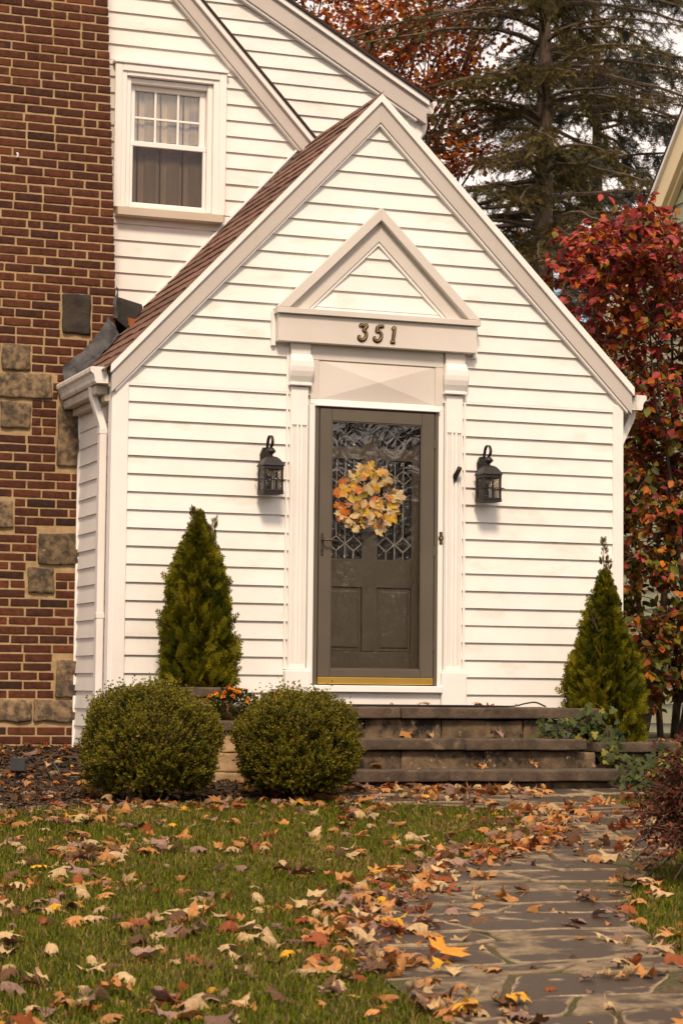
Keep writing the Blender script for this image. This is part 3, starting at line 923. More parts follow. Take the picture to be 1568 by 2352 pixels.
B('pilaster_strip', trim_m, house, -0.722, -0.706, -0.028, -0.001, 0.2, 2.54)
B('pilaster_strip', trim_m, house, 0.677, 0.695, -0.028, -0.001, 0.2, 2.56)
# frieze and pyramid panel over the door
B('frieze', header_m, house, -0.5395, 0.5065, -0.035, 0.0, 2.462, 2.574)
B('panel_stile', header_m, house, -0.5395, -0.475, -0.033, 0.0, 2.174, 2.4615)
B('panel_stile', header_m, house, 0.442, 0.5065, -0.033, 0.0, 2.174, 2.4615)
pxm, pzm = (-0.475 + 0.442) / 2, (2.174 + 2.462) / 2
MB().add([(-0.474, -0.024, 2.175), (0.441, -0.024, 2.175), (0.441, -0.024, 2.461), (-0.474, -0.024, 2.461), (pxm, -0.054, pzm)], [(0, 1, 4), (1, 2, 4), (2, 3, 4), (3, 0, 4)]).build('pyramid_panel', header_m, house)
B('door_head', pilaster_m, house, -0.5395, 0.5065, -0.034, 0.0, 2.136, 2.1735)
B('drip_cap', pilaster_m, house, -0.505, 0.475, -0.06, 0.0, 2.122, 2.1355)
B('door_jamb', trim_m, house, -0.5445, -0.5005, -0.032, 0.1, 0.06, 2.1355)
B('door_jamb', trim_m, house, 0.4695, 0.5105, -0.032, 0.1, 0.06, 2.1355)
B('door_sill', pilaster_m, house, -0.53, 0.495, -0.085, 0.11, 0.042, 0.09, 0.004)
B('kick_board', siding_m, house, -0.545, 0.494, -0.04, 0.0, -0.06, 0.0415)
# ---- storm door
sdr = MB().box(-0.500, -0.472, -0.04, 0.03, 0.0905, 2.1215).build('storm_door', storm_m, house, 0.003)
def sb(nm, *a, m=storm_m, bv=0.004): return B(nm, m, sdr, *a, bv)
sb('frame', 0.441, 0.469, -0.04, 0.03, 0.0905, 2.1215)
sb('frame', -0.4715, 0.4405, -0.035, 0.03, 2.1105, 2.1215)
sb('stile', -0.466, -0.374, -0.045, -0.01, 0.15, 2.108)
sb('stile', 0.335, 0.434, -0.045, -0.01, 0.15, 2.108)
sb('rail', -0.3735, 0.3345, -0.045, -0.01, 2.018, 2.108)
sb('rail', -0.3735, 0.3345, -0.045, -0.01, 0.15, 0.208)
sb('kick_plate', -0.466, 0.434, -0.048, -0.012, 0.100, 0.1495, m=gold_m)
sb('gasket', -0.47, 0.438, -0.042, -0.012, 0.0907, 0.0995, m=black_m, bv=0)
sb('glass', -0.3735, 0.3345, -0.030, -0.026, 0.2085, 2.0175, m=storm_glass, bv=0)
for x0, x1, z0, z1 in ((-0.3738, -0.366, 0.2085, 2.0175), (0.327, 0.3348, 0.2085, 2.0175), (-0.366, 0.327, 2.010, 2.0178), (-0.366, 0.327, 0.2082, 0.216)):
    sb('glazing_bead', x0, x1, -0.041, -0.031, z0, z1, bv=0.002)
hp = sb('handle_plate', -0.453, -0.434, -0.053, -0.0455, 1.03, 1.195, m=bronze_m)
MB().tube([(-0.444, -0.05, 1.142), (-0.444, -0.085, 1.142), (-0.435, -0.095, 1.142), (-0.38, -0.097, 1.140), (-0.335, -0.095, 1.139)], [0.010, 0.008, 0.008, 0.007, 0.0065], 10).build('handle_lever', bronze_m, sdr, smooth=True)
MB().tube([(-0.444, -0.052, 1.072), (-0.444, -0.060, 1.072)], 0.008, 10).build('lock', black_m, sdr)
for zz in (0.35, 1.05, 1.85): sb('hinge', 0.433, 0.442, -0.05, -0.04, zz, zz + 0.07, m=storm_m)
# ---- entry door behind the glass
YD = 0.075
ed = MB().box(-0.4704, 0.4404, YD + 0.02, YD + 0.05, 0.0912, 2.12).build('entry_door', dark_m, house)
def db(nm, *a, m=door_m, bv=0.004): return B(nm, m, ed, *a, bv)
db('stile', -0.468, -0.358, YD, YD + 0.019, 0.092, 2.11)
db('stile', 0.305, 0.438, YD, YD + 0.019, 0.092, 2.11)
db('mullion', -0.085, 0.035, YD + 0.0005, YD + 0.019, 0.34, 2.03)
for z0, z1 in ((0.092, 0.34), (0.81, 1.02), (2.03, 2.11)):
    db('rail', -0.3575, 0.3045, YD + 0.001, YD + 0.0195, z0 + 0.0005, z1 - 0.0005)
for x0, x1 in ((-0.3575, -0.0855), (0.0355, 0.3045)):
    db('rail', x0, x1, YD + 0.001, YD + 0.0195, 1.755, 1.845)
    db('panel', x0 + 0.001, x1 - 0.001, YD + 0.012, YD + 0.0195, 0.3405, 0.8095)
    a, b, z0, z1 = x0 + 0.035, x1 - 0.035, 0.375, 0.775
    MB().hexa([(a - 0.012, YD + 0.0118, z0 - 0.012), (b + 0.012, YD + 0.0118, z0 - 0.012), (b + 0.012, YD + 0.0118, z1 + 0.012), (a - 0.012, YD + 0.0118, z1 + 0.012)],
              [(a, YD + 0.004, z0), (b, YD + 0.004, z0), (b, YD + 0.004, z1), (a, YD + 0.004, z1)]).build('raised_panel', door_m, ed)
    for z0, z1 in ((1.0205, 1.7545), (1.8455, 2.0295)):
        db('leaded_pane', x0 + 0.001, x1 - 0.001, YD + 0.010, YD + 0.013, z0, z1, m=lead_glass, bv=0)
    cm = MB()
    yy0, yy1 = YD + 0.004, YD + 0.0095
    def bar(p, q, w=0.0022):
        d = Vector((q[0] - p[0], 0, q[1] - p[1])).normalized()
        nrm = Vector((-d.z, 0, d.x)) * w
        P, Q = Vector((p[0], 0, p[1])), Vector((q[0], 0, q[1]))
        pts = [P - nrm, Q - nrm, Q + nrm, P + nrm]
        cm.add([(v.x, yy0, v.z) for v in pts] + [(v.x, yy1, v.z) for v in pts], [(0, 1, 2, 3), (7, 6, 5, 4), (0, 4, 5, 1), (1, 5, 6, 2), (2, 6, 7, 3), (3, 7, 4, 0)])
    for (zlo, zhi) in ((1.022, 1.753), (1.847, 2.028)):
        zc = zlo + 0.11 if zhi - zlo > 0.4 else (zlo + zhi) / 2
        hw, hh = (x1 - x0) / 4 - 0.004, 0.054
        for cx in (x0 + (x1 - x0) * 0.25, x0 + (x1 - x0) * 0.75):
            for p, q in (((cx - hw, zc), (cx, zc + hh)), ((cx, zc + hh), (cx + hw, zc)), ((cx + hw, zc), (cx, zc - hh)), ((cx, zc - hh), (cx - hw, zc))): bar(p, q, 0.0034)
            bar((cx, zc + hh), (cx, zhi), 0.0024)
            bar((cx, zlo), (cx, zc - hh), 0.0024)
        bar(((x0 + x1) / 2, zlo), ((x0 + x1) / 2, zhi), 0.0024)
        if zhi - zlo > 0.4:
            for cx in (x0 + (x1 - x0) * 0.25, x0 + (x1 - x0) * 0.75):
                z5 = zhi - 0.12
                for p, q in (((cx - hw, z5), (cx, z5 + hh)), ((cx, z5 + hh), (cx + hw, z5)), ((cx + hw, z5), (cx, z5 - hh)), ((cx, z5 - hh), (cx - hw, z5))): bar(p, q)
    cm.build('lead_came', came_m, ed)
# doorbell
bell = MB().prism([(0.4935 + 0.017 * math.cos(t) * (1 + 0.25 * math.cos(6 * t)), 1.187 + 0.049 * math.sin(t) * (1 + 0.10 * math.cos(6 * t))) for t in np.linspace(0, 2 * math.pi, 28, endpoint=False)], -0.040, -0.0325).build('doorbell', bronze_m, house, 0.002)
MB().tube([(0.4935, -0.038, 1.187), (0.4935, -0.046, 1.187)], [0.009, 0.007], 12).build('button', gold_m, bell)
# ================================================================ STEPS
steps = thing('stone_steps', 'three dark stone steps with mossy risers leading up to the front door', 'steps', (0, -1.0, -0.62))
def stone_block(nm, mat, parent, x0, x1, y0, y1, z0, z1, seed, amp=0.005, bev=0.008, cuts=5, freq=5):
    me = rough_mesh(nm, x1 - x0, y1 - y0, z1 - z0, seed, cuts, amp, bev, freq)
    o = newobj(nm, me, mat, parent)
    o.location = ((x0 + x1) / 2, (y0 + y1) / 2, (z0 + z1) / 2)
    return o
XLs = -1.30
def tread(xe, yf, yb, zt, cutsx, sd):
    xs_ = [XLs] + cutsx + [xe]
    for i in range(len(xs_) - 1):
        stone_block('tread', step_m, steps, xs_[i] + 0.002, xs_[i + 1] - 0.002, yf, yb, zt - 0.075, zt, sd + i, 0.0055, 0.009)
def riser(xe, yf, yb, z0, z1, cutsx, sd):
    xs_ = [XLs + 0.04] + cutsx + [xe]
    for i in range(len(xs_) - 1):
        stone_block('riser_stone', riser_m, steps, xs_[i] + 0.003, xs_[i + 1] - 0.003, yf, yb, z0, z1 - 0.003, sd + i, 0.009, 0.012)
tread(1.32, -1.02, -0.03, -0.058, [-0.2], 101)
riser(1.06, -0.97, -0.5, -0.345, -0.135, [-0.45, 0.12, 0.74], 111)
tread(1.06, -1.33, -0.90, -0.266, [0.15], 121)
riser(1.0, -1.28, -0.85, -0.545, -0.343, [-0.3, 0.30], 131)
stone_block('riser_stone', riser_m, steps, 1.004, 1.16, -1.26, -0.9, -0.545, -0.36, 139, 0.008, 0.012)
tread(1.24, -1.64, -1.20, -0.466, [-0.1], 141)
riser(1.10, -1.58, -1.2, -0.72, -0.543, [-0.25, 0.62], 151)

# low ivy wall right of the steps
lw = thing('low_stone_wall', 'low ivy covered stone wall between the steps and the red shrub', 'wall', (1.8, -1.15, -0.6))
stone_block('cap_stone', step_m, lw, 1.18, 1.9, -1.24, -0.95, -0.36, -0.29, 161, 0.005)
stone_block('cap_stone', step_m, lw, 1.905, 2.8, -1.24, -0.95, -0.36, -0.292, 162, 0.005)
for i in range(4):
    stone_block('wall_stone', riser_m, lw, 1.24 + 0.38 * i, 1.61 + 0.38 * i, -1.21, -0.98, -0.66, -0.363, 165 + i, 0.008, 0.012)

# raised planter left of the porch
pw = thing('raised_planter', 'two-tier buff stone planter wall left of the steps', 'planter', (-1.65, -0.6, -0.6))
stone_block('cap_stone', step_m, pw, -1.95, -1.31, -0.86, -0.56, 0.0, 0.066, 171, 0.004)
for i, (x0, x1) in enumerate(((-1.93, -1.63), (-1.625, -1.34))):
    stone_block('wall_stone', planter_m, pw, x0, x1, -0.83, -0.6, -0.15, -0.002, 173 + i, 0.006, 0.01)
    stone_block('wall_stone', planter_m, pw, x0, x1, -0.82, -0.6, -0.50, -0.153, 175 + i, 0.006, 0.01)
stone_block('cap_stone', step_m, pw, -1.60, -1.31, -1.16, -0.865, -0.222, -0.152, 181, 0.004)
for i, (z0, z1) in enumerate(((-0.36, -0.224), (-0.49, -0.363), (-0.66, -0.493))):
    stone_block('wall_stone', planter_m, pw, -1.58, -1.315, -1.13 - 0.02 * (i == 2), -0.87, z0, z1, 184 + i, 0.007, 0.012)
MB().box(-1.93, -1.31, -0.60, -0.03, -0.5, 0.03).build('planter_soil', gm, pw)

# ================================================================ PATH
gravel_m = M('joint_gravel', (0.035, 0.026, 0.013), (0.13, 0.095, 0.045), scale=70, rough=0.95, bump=1.0, bscale=140, spots=((0.050, 0.066, 0.012), 5, 0.47, 0.58))
yy = np.arange(-12, -1.55, 0.08)
pv, pf = [], []
for y in yy:
    a, b = ip(XL, y), ip(XR, y)
    for t in np.linspace(0, 1, 9):
        x = a + (b - a) * t
        pv.append((x, y, ground_z(x, y) + 0.012))
for j in range(len(yy) - 1):
    for i in range(8): pf.append((j * 9 + i, j * 9 + i + 1, (j + 1) * 9 + i + 1, (j + 1) * 9 + i))
path = big_mesh('path', np.array(pv), np.array(pf), gravel_m, smooth=True)
tag(path, 'flagstone path with gravel joints curving to the steps', 'path', kind='structure')

def flag_mat():
    m = M('damp_flagstone', (0.15, 0.112, 0.072), (0.31, 0.235, 0.15), scale=13, rough=0.55, bump=0.5, bscale=45, world_co=True, spec=0.08, rand=0.25, spots=((0.09, 0.068, 0.045), 38, 0.54, 0.70))
    nt = m.node_tree
    N, L = nt.nodes.new, nt.links.new
    p = [n for n in nt.nodes if n.type == 'BSDF_PRINCIPLED'][0]
    src = p.inputs['Base Color'].links[0].from_socket
    at = N('ShaderNodeAttribute')
    at.attribute_name = 'edge'
    geo = N('ShaderNodeNewGeometry')
    nz = N('ShaderNodeTexNoise')
    nz.inputs['Scale'].default_value = 4.2
    nz.inputs['Detail'].default_value = 9
    nz.inputs['Roughness'].default_value = 0.68
    L(geo.outputs['Position'], nz.inputs['Vector'])
    sm = N('ShaderNodeMapping')
    sm.inputs['Scale'].default_value = (0.9, 1.2, 1.0)
    L(geo.outputs['Position'], sm.inputs['Vector'])
    L(sm.outputs['Vector'], nz.inputs['Vector'])
    oi = N('ShaderNodeObjectInfo')
    orr = N('ShaderNodeMath')
    orr.operation = 'MULTIPLY_ADD'
    orr.inputs[1].default_value = 0.55
    orr.inputs[2].default_value = -0.35
    L(oi.outputs['Random'], orr.inputs[0])
    sa = N('ShaderNodeMath')
    sa.operation = 'MULTIPLY_ADD'
    sa.inputs[1].default_value = 0.62
    L(at.outputs['Fac'], sa.inputs[0])
    L(orr.outputs[0], sa.inputs[2])
    ad = N('ShaderNodeMath')
    ad.operation = 'MULTIPLY_ADD'
    ad.inputs[1].default_value = 2.7
    L(nz.outputs['Fac'], ad.inputs[0])
    sb = N('ShaderNodeMath')
    sb.operation = 'SUBTRACT'
    sb.inputs[1].default_value = 1.1
    L(sa.outputs[0], sb.inputs[0])
    L(sb.outputs[0], ad.inputs[2])
    rp = N('ShaderNodeValToRGB')
    rp.color_ramp.elements[0].position = 0.46
    rp.color_ramp.elements[1].position = 0.68
    L(ad.outputs[0], rp.inputs['Fac'])
    mx = N('ShaderNodeMix')
    mx.data_type = 'RGBA'
    L(rp.outputs['Color'], mx.inputs['Factor'])
    L(src, mx.inputs['A'])
    mx.inputs['B'].default_value = (0.062, 0.046, 0.034, 1)      # still wet
    L(mx.outputs['Result'], p.inputs['Base Color'])
    rr = N('ShaderNodeMapRange')
    rr.inputs['To Min'].default_value = 0.8
    rr.inputs['To Max'].default_value = 0.5
    L(rp.outputs['Color'], rr.inputs['Value'])
    L(rr.outputs[0], p.inputs['Roughness'])
    return m
flag_m = flag_mat()
frnd = random.Random(12)
def flagstone(poly, h, tx, ty):
    """poly: outline (x, y), ccw; top stands h above the bed"""
    c = Vector((sum(p[0] for p in poly) / len(poly), sum(p[1] for p in poly) / len(poly)))
    P = []
    n = len(poly)
    for i in range(n):
        a, b = Vector(poly[i]), Vector(poly[(i + 1) % n])
        k = max(2, int((b - a).length / 0.05))
        for q in range(k):
            P.append(a.lerp(b, q / k))
    m = len(P)
    # round and roughen
    P = [(P[i - 1] + P[i] * 6 + P[(i + 1) % m]) / 8 for i in range(m)]
    P = [p + Vector((noise.noise(Vector((p.x * 8, p.y * 8, 1.7))), noise.noise(Vector((p.x * 8, p.y * 8, 9.1))))) * 0.018 + Vector((noise.noise(Vector((p.x * 30, p.y * 30, 1.7))), noise.noise(Vector((p.x * 30, p.y * 30, 9.1))))) * 0.006 for p in P]
    rings = [(1.0, -0.03, 0), (1.0, h - 0.004, 0), (0.985, h, 0.0), (0.955, h + 0.001, 0.5), (0.90, h + 0.002, 0.85), (0.6, h + 0.002, 1.0), (0.3, h + 0.001, 1.05)]
    vs, ed = [], []
    for s, z, e in rings:
        for p in P:
            q = c + (p - c) * s
            hz = z if z < 0 else z + (q.x - c.x) * tx + (q.y - c.y) * ty + noise.noise(Vector((q.x * 6, q.y * 6, 4))) * 0.0014 + noise.noise(Vector((q.x * 19, q.y * 19, 4))) * 0.0008
            vs.append((q.x, q.y, ground_z(q.x, q.y) + hz))
            ed.append(e)
    vs.append((c.x, c.y, ground_z(c.x, c.y) + h))
    ed.append(1.0)
    fs = []
    R_ = len(rings)
    for r_ in range(R_ - 1):
        for i in range(m): fs.append((r_ * m + i, r_ * m + (i + 1) % m, (r_ + 1) * m + (i + 1) % m, (r_ + 1) * m + i))
    for i in range(m): fs.append(((R_ - 1) * m + i, (R_ - 1) * m + (i + 1) % m, R_ * m))
    me = bpy.data.meshes.new('flagstone')
    me.from_pydata([tuple(v) for v in vs], [], fs)
    at = me.attributes.new('edge', 'FLOAT', 'POINT')
    at.data.foreach_set('value', ed)
    me.polygons.foreach_set('use_smooth', [True] * len(me.polygons))
    newobj('flagstone', me, flag_m, path)
rows_y = [-1.62]
while rows_y[-1] > -9.6:
    rows_y.append(rows_y[-1] - frnd.uniform(0.20, 0.50))
def wav(k, x): return 0.11 * noise.noise(Vector((x * 1.7, k * 5.3, 2.2))) + 0.03 * noise.noise(Vector((x * 5, k * 3.1, 7)))
for k in range(len(rows_y) - 1):
    yt, yb = rows_y[k], rows_y[k + 1]
    ym = (yt + yb) / 2
    a, b = ip(XL, ym) + 0.02, ip(XR, ym) - 0.02
    cuts = [a]
    while b - cuts[-1] > 0.55:
        cuts.append(cuts[-1] + frnd.uniform(0.34, 0.78))
    if b - cuts[-1] < 0.2 and len(cuts) > 1: cuts.pop()
    cuts.append(b)
    sk = [0] + [frnd.uniform(-0.14, 0.14) for _ in cuts[1:-1]] + [0]
    for i in range(len(cuts) - 1):
        g = frnd.uniform(0.009, 0.021)
        def ex(side, y, xc):     # keep to the path edge at the outer ends
            return xc
        la, lb = cuts[i] + sk[i], cuts[i] - sk[i]
        ra_, rb_ = cuts[i + 1] + sk[i + 1], cuts[i + 1] - sk[i + 1]
        if i == 0: la, lb = ip(XL, yt) + frnd.uniform(-0.03, 0.05), ip(XL, yb) + frnd.uniform(-0.03, 0.05)
        if i == len(cuts) - 2: ra_, rb_ = ip(XR, yt) + frnd.uniform(-0.05, 0.03), ip(XR, yb) + frnd.uniform(-0.05, 0.03)
        la += g; lb += g; ra_ -= g; rb_ -= g
        if ra_ - la < 0.12 or rb_ - lb < 0.12: continue
        t1, t2 = la + (ra_ - la) * 0.4, la + (ra_ - la) * 0.7
        b1, b2 = lb + (rb_ - lb) * 0.35, lb + (rb_ - lb) * 0.7
        poly = [(lb, yb + wav(k + 1, lb) + g), (b1, yb + wav(k + 1, b1) + g), (b2, yb + wav(k + 1, b2) + g), (rb_, yb + wav(k + 1, rb_) + g),
                (ra_, yt + wav(k, ra_) - g), (t2, yt + wav(k, t2) - g), (t1, yt + wav(k, t1) - g), (la, yt + wav(k, la) - g)]
        if k == 0: poly = [(x, min(y, -1.64)) for x, y in poly]
        flagstone(poly, frnd.uniform(0.016, 0.025), frnd.uniform(-0.008, 0.008), frnd.uniform(-0.008, 0.008))

# ================================================================ MULCH BED
mulch_m = M('dark_bark_mulch', (0.022, 0.014, 0.009), (0.085, 0.052, 0.030), scale=45, rough=0.95, bump=1.0, bscale=90)
MEDGE = [(-6.0, -2.9), (-4.2, -2.7), (-3.27, -2.52), (-2.72, -2.38), (-2.14, -2.19), (-1.55, -2.11), (-1.22, -1.96)]
def medge(x): return float(np.interp(x, [a for a, b in MEDGE], [b for a, b in MEDGE]))
def in_mulch(x, y): return (-6 < x < -1.24 and medge(x) < y < 1.06) or (-1.3 <= x < -1.2 and -1.95 < y < -1.6)
xsv = np.linspace(-6, -1.22, 60)
mv, mf = [], []
for x in xsv:
    e_ = medge(x)
    for t in np.linspace(0, 1, 40):
        y = e_ + (1.055 - e_) * t
        mv.append((x, y, ground_z(x, y) + 0.012 + 0.008 * noise.noise(Vector((x * 6, y * 6, 0)))))
for i in range(len(xsv) - 1):
    for j in range(39): mf.append((i * 40 + j, (i + 1) * 40 + j, (i + 1) * 40 + j + 1, i * 40 + j + 1))
mb_ = big_mesh('mulch_bed', np.array(mv), np.array(mf), mulch_m, smooth=True)
tag(mb_, 'dark bark mulch bed in front of the chimney', 'mulch bed', kind='structure')
rng = np.random.default_rng(5)
n = 9000
px_ = rng.uniform(-4.3, -1.25, n)
py_ = rng.uniform(-2.7, 1.0, n)
keep = np.array([in_mulch(a, b) for a, b in zip(px_, py_)])
px_, py_ = px_[keep], py_[keep]
pz_ = np.array([ground_z(a, b) for a, b in zip(px_, py_)]) + rng.uniform(0.014, 0.03, len(px_))
T = [(-.5, -.12, 0), (.5, -.09, 0.03), (.5, .1, 0.05), (-.5, .12, 0.02), (-.4, -.1, -.15), (.4, -.08, -.12)]
F = [(0, 1, 2), (0, 2, 3), (0, 4, 5), (0, 5, 1)]
Xd = unit(np.stack([rng.normal(size=len(px_)), rng.normal(size=len(px_)), rng.normal(size=len(px_)) * 0.25], 1))
Zd = unit(np.stack([rng.normal(size=len(px_)) * 0.4, rng.normal(size=len(px_)) * 0.4, np.ones(len(px_))], 1))
tt = rng.random((len(px_), 1))
colr = np.array([[0.025, 0.016, 0.010]]) * (1 - tt) + np.array([[0.16, 0.10, 0.055]]) * tt ** 2.0
attr_m = M('attribute_matte', (1, 1, 1), scale=20, rough=0.9, attr='col', spec=0.15)
leafy_m = M('attribute_leaf', (1, 1, 1), scale=14, rough=0.65, attr='col', spec=0.1, transl=0.25)
glossleaf_m = M('attribute_glossy_leaf', (1, 1, 1), scale=14, rough=0.5, attr='col', spec=0.18, transl=0.2)
o = cards('mulch_chips', T, F, np.stack([px_, py_, pz_], 1), Xd, Zd, rng.uniform(0.02, 0.055, len(px_)), colr, attr_m)
tag(o, 'loose bark chips covering the flower bed', 'mulch', kind='stuff')

# ================================================================ LAWN
def grass(name, n, reg, label, seed, hmin=0.022, hmax=0.05):
    rng = np.random.default_rng(seed)
    x = rng.uniform(reg[0], reg[1], n)
    y = rng.uniform(reg[2], reg[3], n)
    XLv = np.interp(-y, [-a for a, b in XL], [b for a, b in XL])
    XRv = np.interp(-y, [-a for a, b in XR], [b for a, b in XR])
    ME = np.interp(x, [a for a, b in MEDGE], [b for a, b in MEDGE])
    wob = 0.04 * np.sin(x * 9 + y * 7) + rng.normal(size=n) * 0.02
    inl = (x < XLv + wob * 0.7) & (y < ME + wob) & (y < -1.95)
    inr = (x > XRv - wob * 0.7) & (y < -1.75)
    inr |= (x > 0.75) & (y < -2.0) & (y > -2.5)
    k = inl | inr
    # visible wedge only, with a margin
    v = np.stack([x, y, np.full(n, -0.8)], 1) - np.array(CAM)
    d = v @ np.array(fwd)
    u = FPX * (v @ np.array(rgt)) / d
    k &= (np.abs(u) < 0.72)
    # thin with distance: blades shrink to less than a pixel
    x, y, d = x[k], y[k], d[k]
    kk = rng.random(len(x)) < np.clip(1.25 - d / 26, 0.4, 1)
    x, y = x[kk], y[kk]
    n = len(x)
    z = np.array([ground_z(a, b) for a, b in zip(x, y)])
    h = rng.uniform(hmin, hmax, n)
    az = rng.uniform(0, 2 * np.pi, n)
    lean = rng.uniform(0.1, 0.9, n)
    dx, dy = np.cos(az), np.sin(az)
    w = rng.uniform(0.0016, 0.0032, n)
    bx, by = -dy * w, dx * w
    base = np.stack([x, y, z - 0.004], 1)
    off = np.stack([bx, by, np.zeros(n)], 1)
    mid = base + np.stack([dx * lean * h * 0.35, dy * lean * h * 0.35, h * 0.62], 1)
    tip = base + np.stack([dx * lean * h, dy * lean * h, h * (1.05 - 0.45 * lean)], 1)
    V = np.stack([base - off, base + off, mid + off * 0.7, mid - off * 0.7, tip], 1).reshape(-1, 3)
    i0 = np.arange(n) * 5
    Ff = np.concatenate([np.stack([i0, i0 + 1, i0 + 2], 1), np.stack([i0, i0 + 2, i0 + 3], 1), np.stack([i0 + 3, i0 + 2, i0 + 4], 1)])
    pat = np.array([noise.noise(Vector((a * 1.3, b * 1.3, 3.3))) for a, b in zip(x, y)]) + 0.5 * np.array([noise.noise(Vector((a * 5, b * 5, 1.3))) for a, b in zip(x, y)])
    dry = (rng.random(n) < 0.13 + 0.40 * np.clip(pat, 0, 1))[:, None]
    t = rng.random((n, 1))
    g = np.array([[0.046, 0.066, 0.004]]) * (1 - t) + np.array([[0.160, 0.175, 0.010]]) * t
    c = np.where(dry, np.array([[0.28, 0.19, 0.065]]) * (0.5 + 0.8 * t), g)
    o = big_mesh(name, V, Ff, leafy_m, None, np.repeat(c, 5, axis=0))
    tag(o, label, 'grass', kind='stuff')
grass('lawn_grass', 520000, (-5.6, 2.4, -9.6, -1.9), 'short green lawn grass with dry patches beside the path', 3)
# ================================================================ SHRUBS AND TREES
bark_m = M('grey_brown_bark', (0.06, 0.044, 0.031), (0.17, 0.125, 0.09), scale=10, stretch=(3, 3, 0.8), rough=0.9, bump=0.9, bscale=30)
stem_m = M('thin_brown_stem', (0.045, 0.028, 0.018), (0.10, 0.066, 0.042), scale=20, rough=0.85)
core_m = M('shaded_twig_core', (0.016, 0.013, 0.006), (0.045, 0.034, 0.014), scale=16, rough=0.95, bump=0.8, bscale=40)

OV = [(0, 0, 0), (0.35, 0.23, 0.05), (0.75, 0.2, 0.03), (1.0, 0, -0.06), (0.75, -0.2, 0.03), (0.35, -0.23, 0.05), (0.5, 0, -0.03)]
OVF = [(6, 0, 5), (6, 5, 4), (6, 4, 3), (6, 3, 2), (6, 2, 1), (6, 1, 0)]
SM = [(0, 0, 0), (0.5, 0.30, 0.06), (1, 0, 0), (0.5, -0.30, 0.06)]
SMF = [(0, 3, 2), (0, 2, 1)]

def lump(d, seed, f=2.3):
    return np.array([noise.noise(Vector((a * f, b * f, c * f + seed))) for a, b, c in d])

def boxwood(cx, cy, zb, rx, ry, rz, seed, label, ntw=6600):
    root = thing('boxwood_shrub', label, 'shrub', (cx, cy, zb), 'rounded boxwood shrubs')
    rng = np.random.default_rng(seed)
    c = np.array([cx, cy, zb + rz * 0.98])
    d = rnd_dirs(rng, ntw)
    d = d[d[:, 2] > -0.86]
    n = len(d)
    r = 1 + 0.14 * lump(d, seed) + 0.09 * lump(d, seed + 5, 7)
    depth = np.where(rng.random(n) < 0.65, rng.uniform(0.92, 1.0, n), rng.uniform(0.74, 0.92, n))
    sq = np.sign(d) * np.abs(d) ** 0.92
    pos = c + sq * np.array([rx, ry, rz]) * (r * depth)[:, None]
    pos[:, 2] = np.maximum(pos[:, 2], zb + 0.07 + 0.05 * rng.random(n))
    ax = unit(d * 0.75 + np.array([0, 0, 0.75]) + rng.normal(size=(n, 3)) * 0.22)
    tl = rng.uniform(0.03, 0.062, n)
    spr = (rng.random(n) < 0.12) & (d[:, 2] > 0.3)
    tl[spr] *= 2.0
    P, X, Z, S_, C_ = [], [], [], [], []
    side = unit(np.cross(ax, rng.normal(size=(n, 3))))
    side2 = np.cross(ax, side)
    tone = rng.random((n, 1)) * 0.7 + 0.3 * (lump(d, seed + 9, 3)[:, None] + 0.5)
    for k in range(5):
        f = k / 4
        for sg in (1, -1):
            s_ = side if k % 2 else side2
            P.append(pos + ax * (tl * f)[:, None])
            X.append(unit(s_ * sg + ax * (0.5 + 0.9 * f)))
            Z.append(unit(ax + rng.normal(size=(n, 3)) * 0.35))
            S_.append(rng.uniform(0.013, 0.022, n))
            t = np.clip(tone * 0.55 + 0.3 * rng.random((n, 1)) + 0.35 * f - 0.12, 0, 1)
            cc = np.array([[0.018, 0.026, 0.003]]) * (1 - t) + np.array([[0.225, 0.195, 0.014]]) * t
            brown = rng.random((n, 1)) < 0.035
            C_.append(np.where(brown, np.array([[0.20, 0.09, 0.025]]), cc))
    cards('foliage', SM, SMF, np.concatenate(P), np.concatenate(X), np.concatenate(Z), np.concatenate(S_), np.concatenate(C_), glossleaf_m, root)
    # dark mass of twigs inside
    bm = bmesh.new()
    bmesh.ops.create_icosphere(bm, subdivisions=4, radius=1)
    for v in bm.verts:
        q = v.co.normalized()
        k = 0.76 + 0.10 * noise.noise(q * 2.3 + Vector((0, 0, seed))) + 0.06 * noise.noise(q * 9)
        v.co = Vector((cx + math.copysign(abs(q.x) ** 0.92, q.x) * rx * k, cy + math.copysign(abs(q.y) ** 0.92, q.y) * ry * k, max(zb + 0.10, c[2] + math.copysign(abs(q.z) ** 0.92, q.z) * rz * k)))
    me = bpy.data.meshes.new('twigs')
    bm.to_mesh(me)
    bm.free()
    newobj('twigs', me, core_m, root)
    g = MB()
    rr = random.Random(seed)
    for k in range(9):
        a = rr.uniform(0, 6.28)
        g.tube([(cx + 0.04 * math.cos(a), cy + 0.04 * math.sin(a), zb - 0.04), (cx + 0.12 * math.cos(a), cy + 0.12 * math.sin(a), zb + 0.12), (cx + 0.25 * math.cos(a), cy + 0.25 * math.sin(a), zb + 0.3)], [0.014, 0.011, 0.007], 6)
    g.build('stem', stem_m, root, smooth=True)
boxwood(-2.238, -2.0, ground_z(-2.235, -2.0), 0.402, 0.405, 0.35, 11, 'large rounded boxwood shrub in front of the chimney bed, wider of the two')
boxwood(-1.292, -2.02, ground_z(-1.30, -2.02), 0.362, 0.38, 0.33, 12, 'rounded boxwood shrub partly hiding the steps, right of the pair')

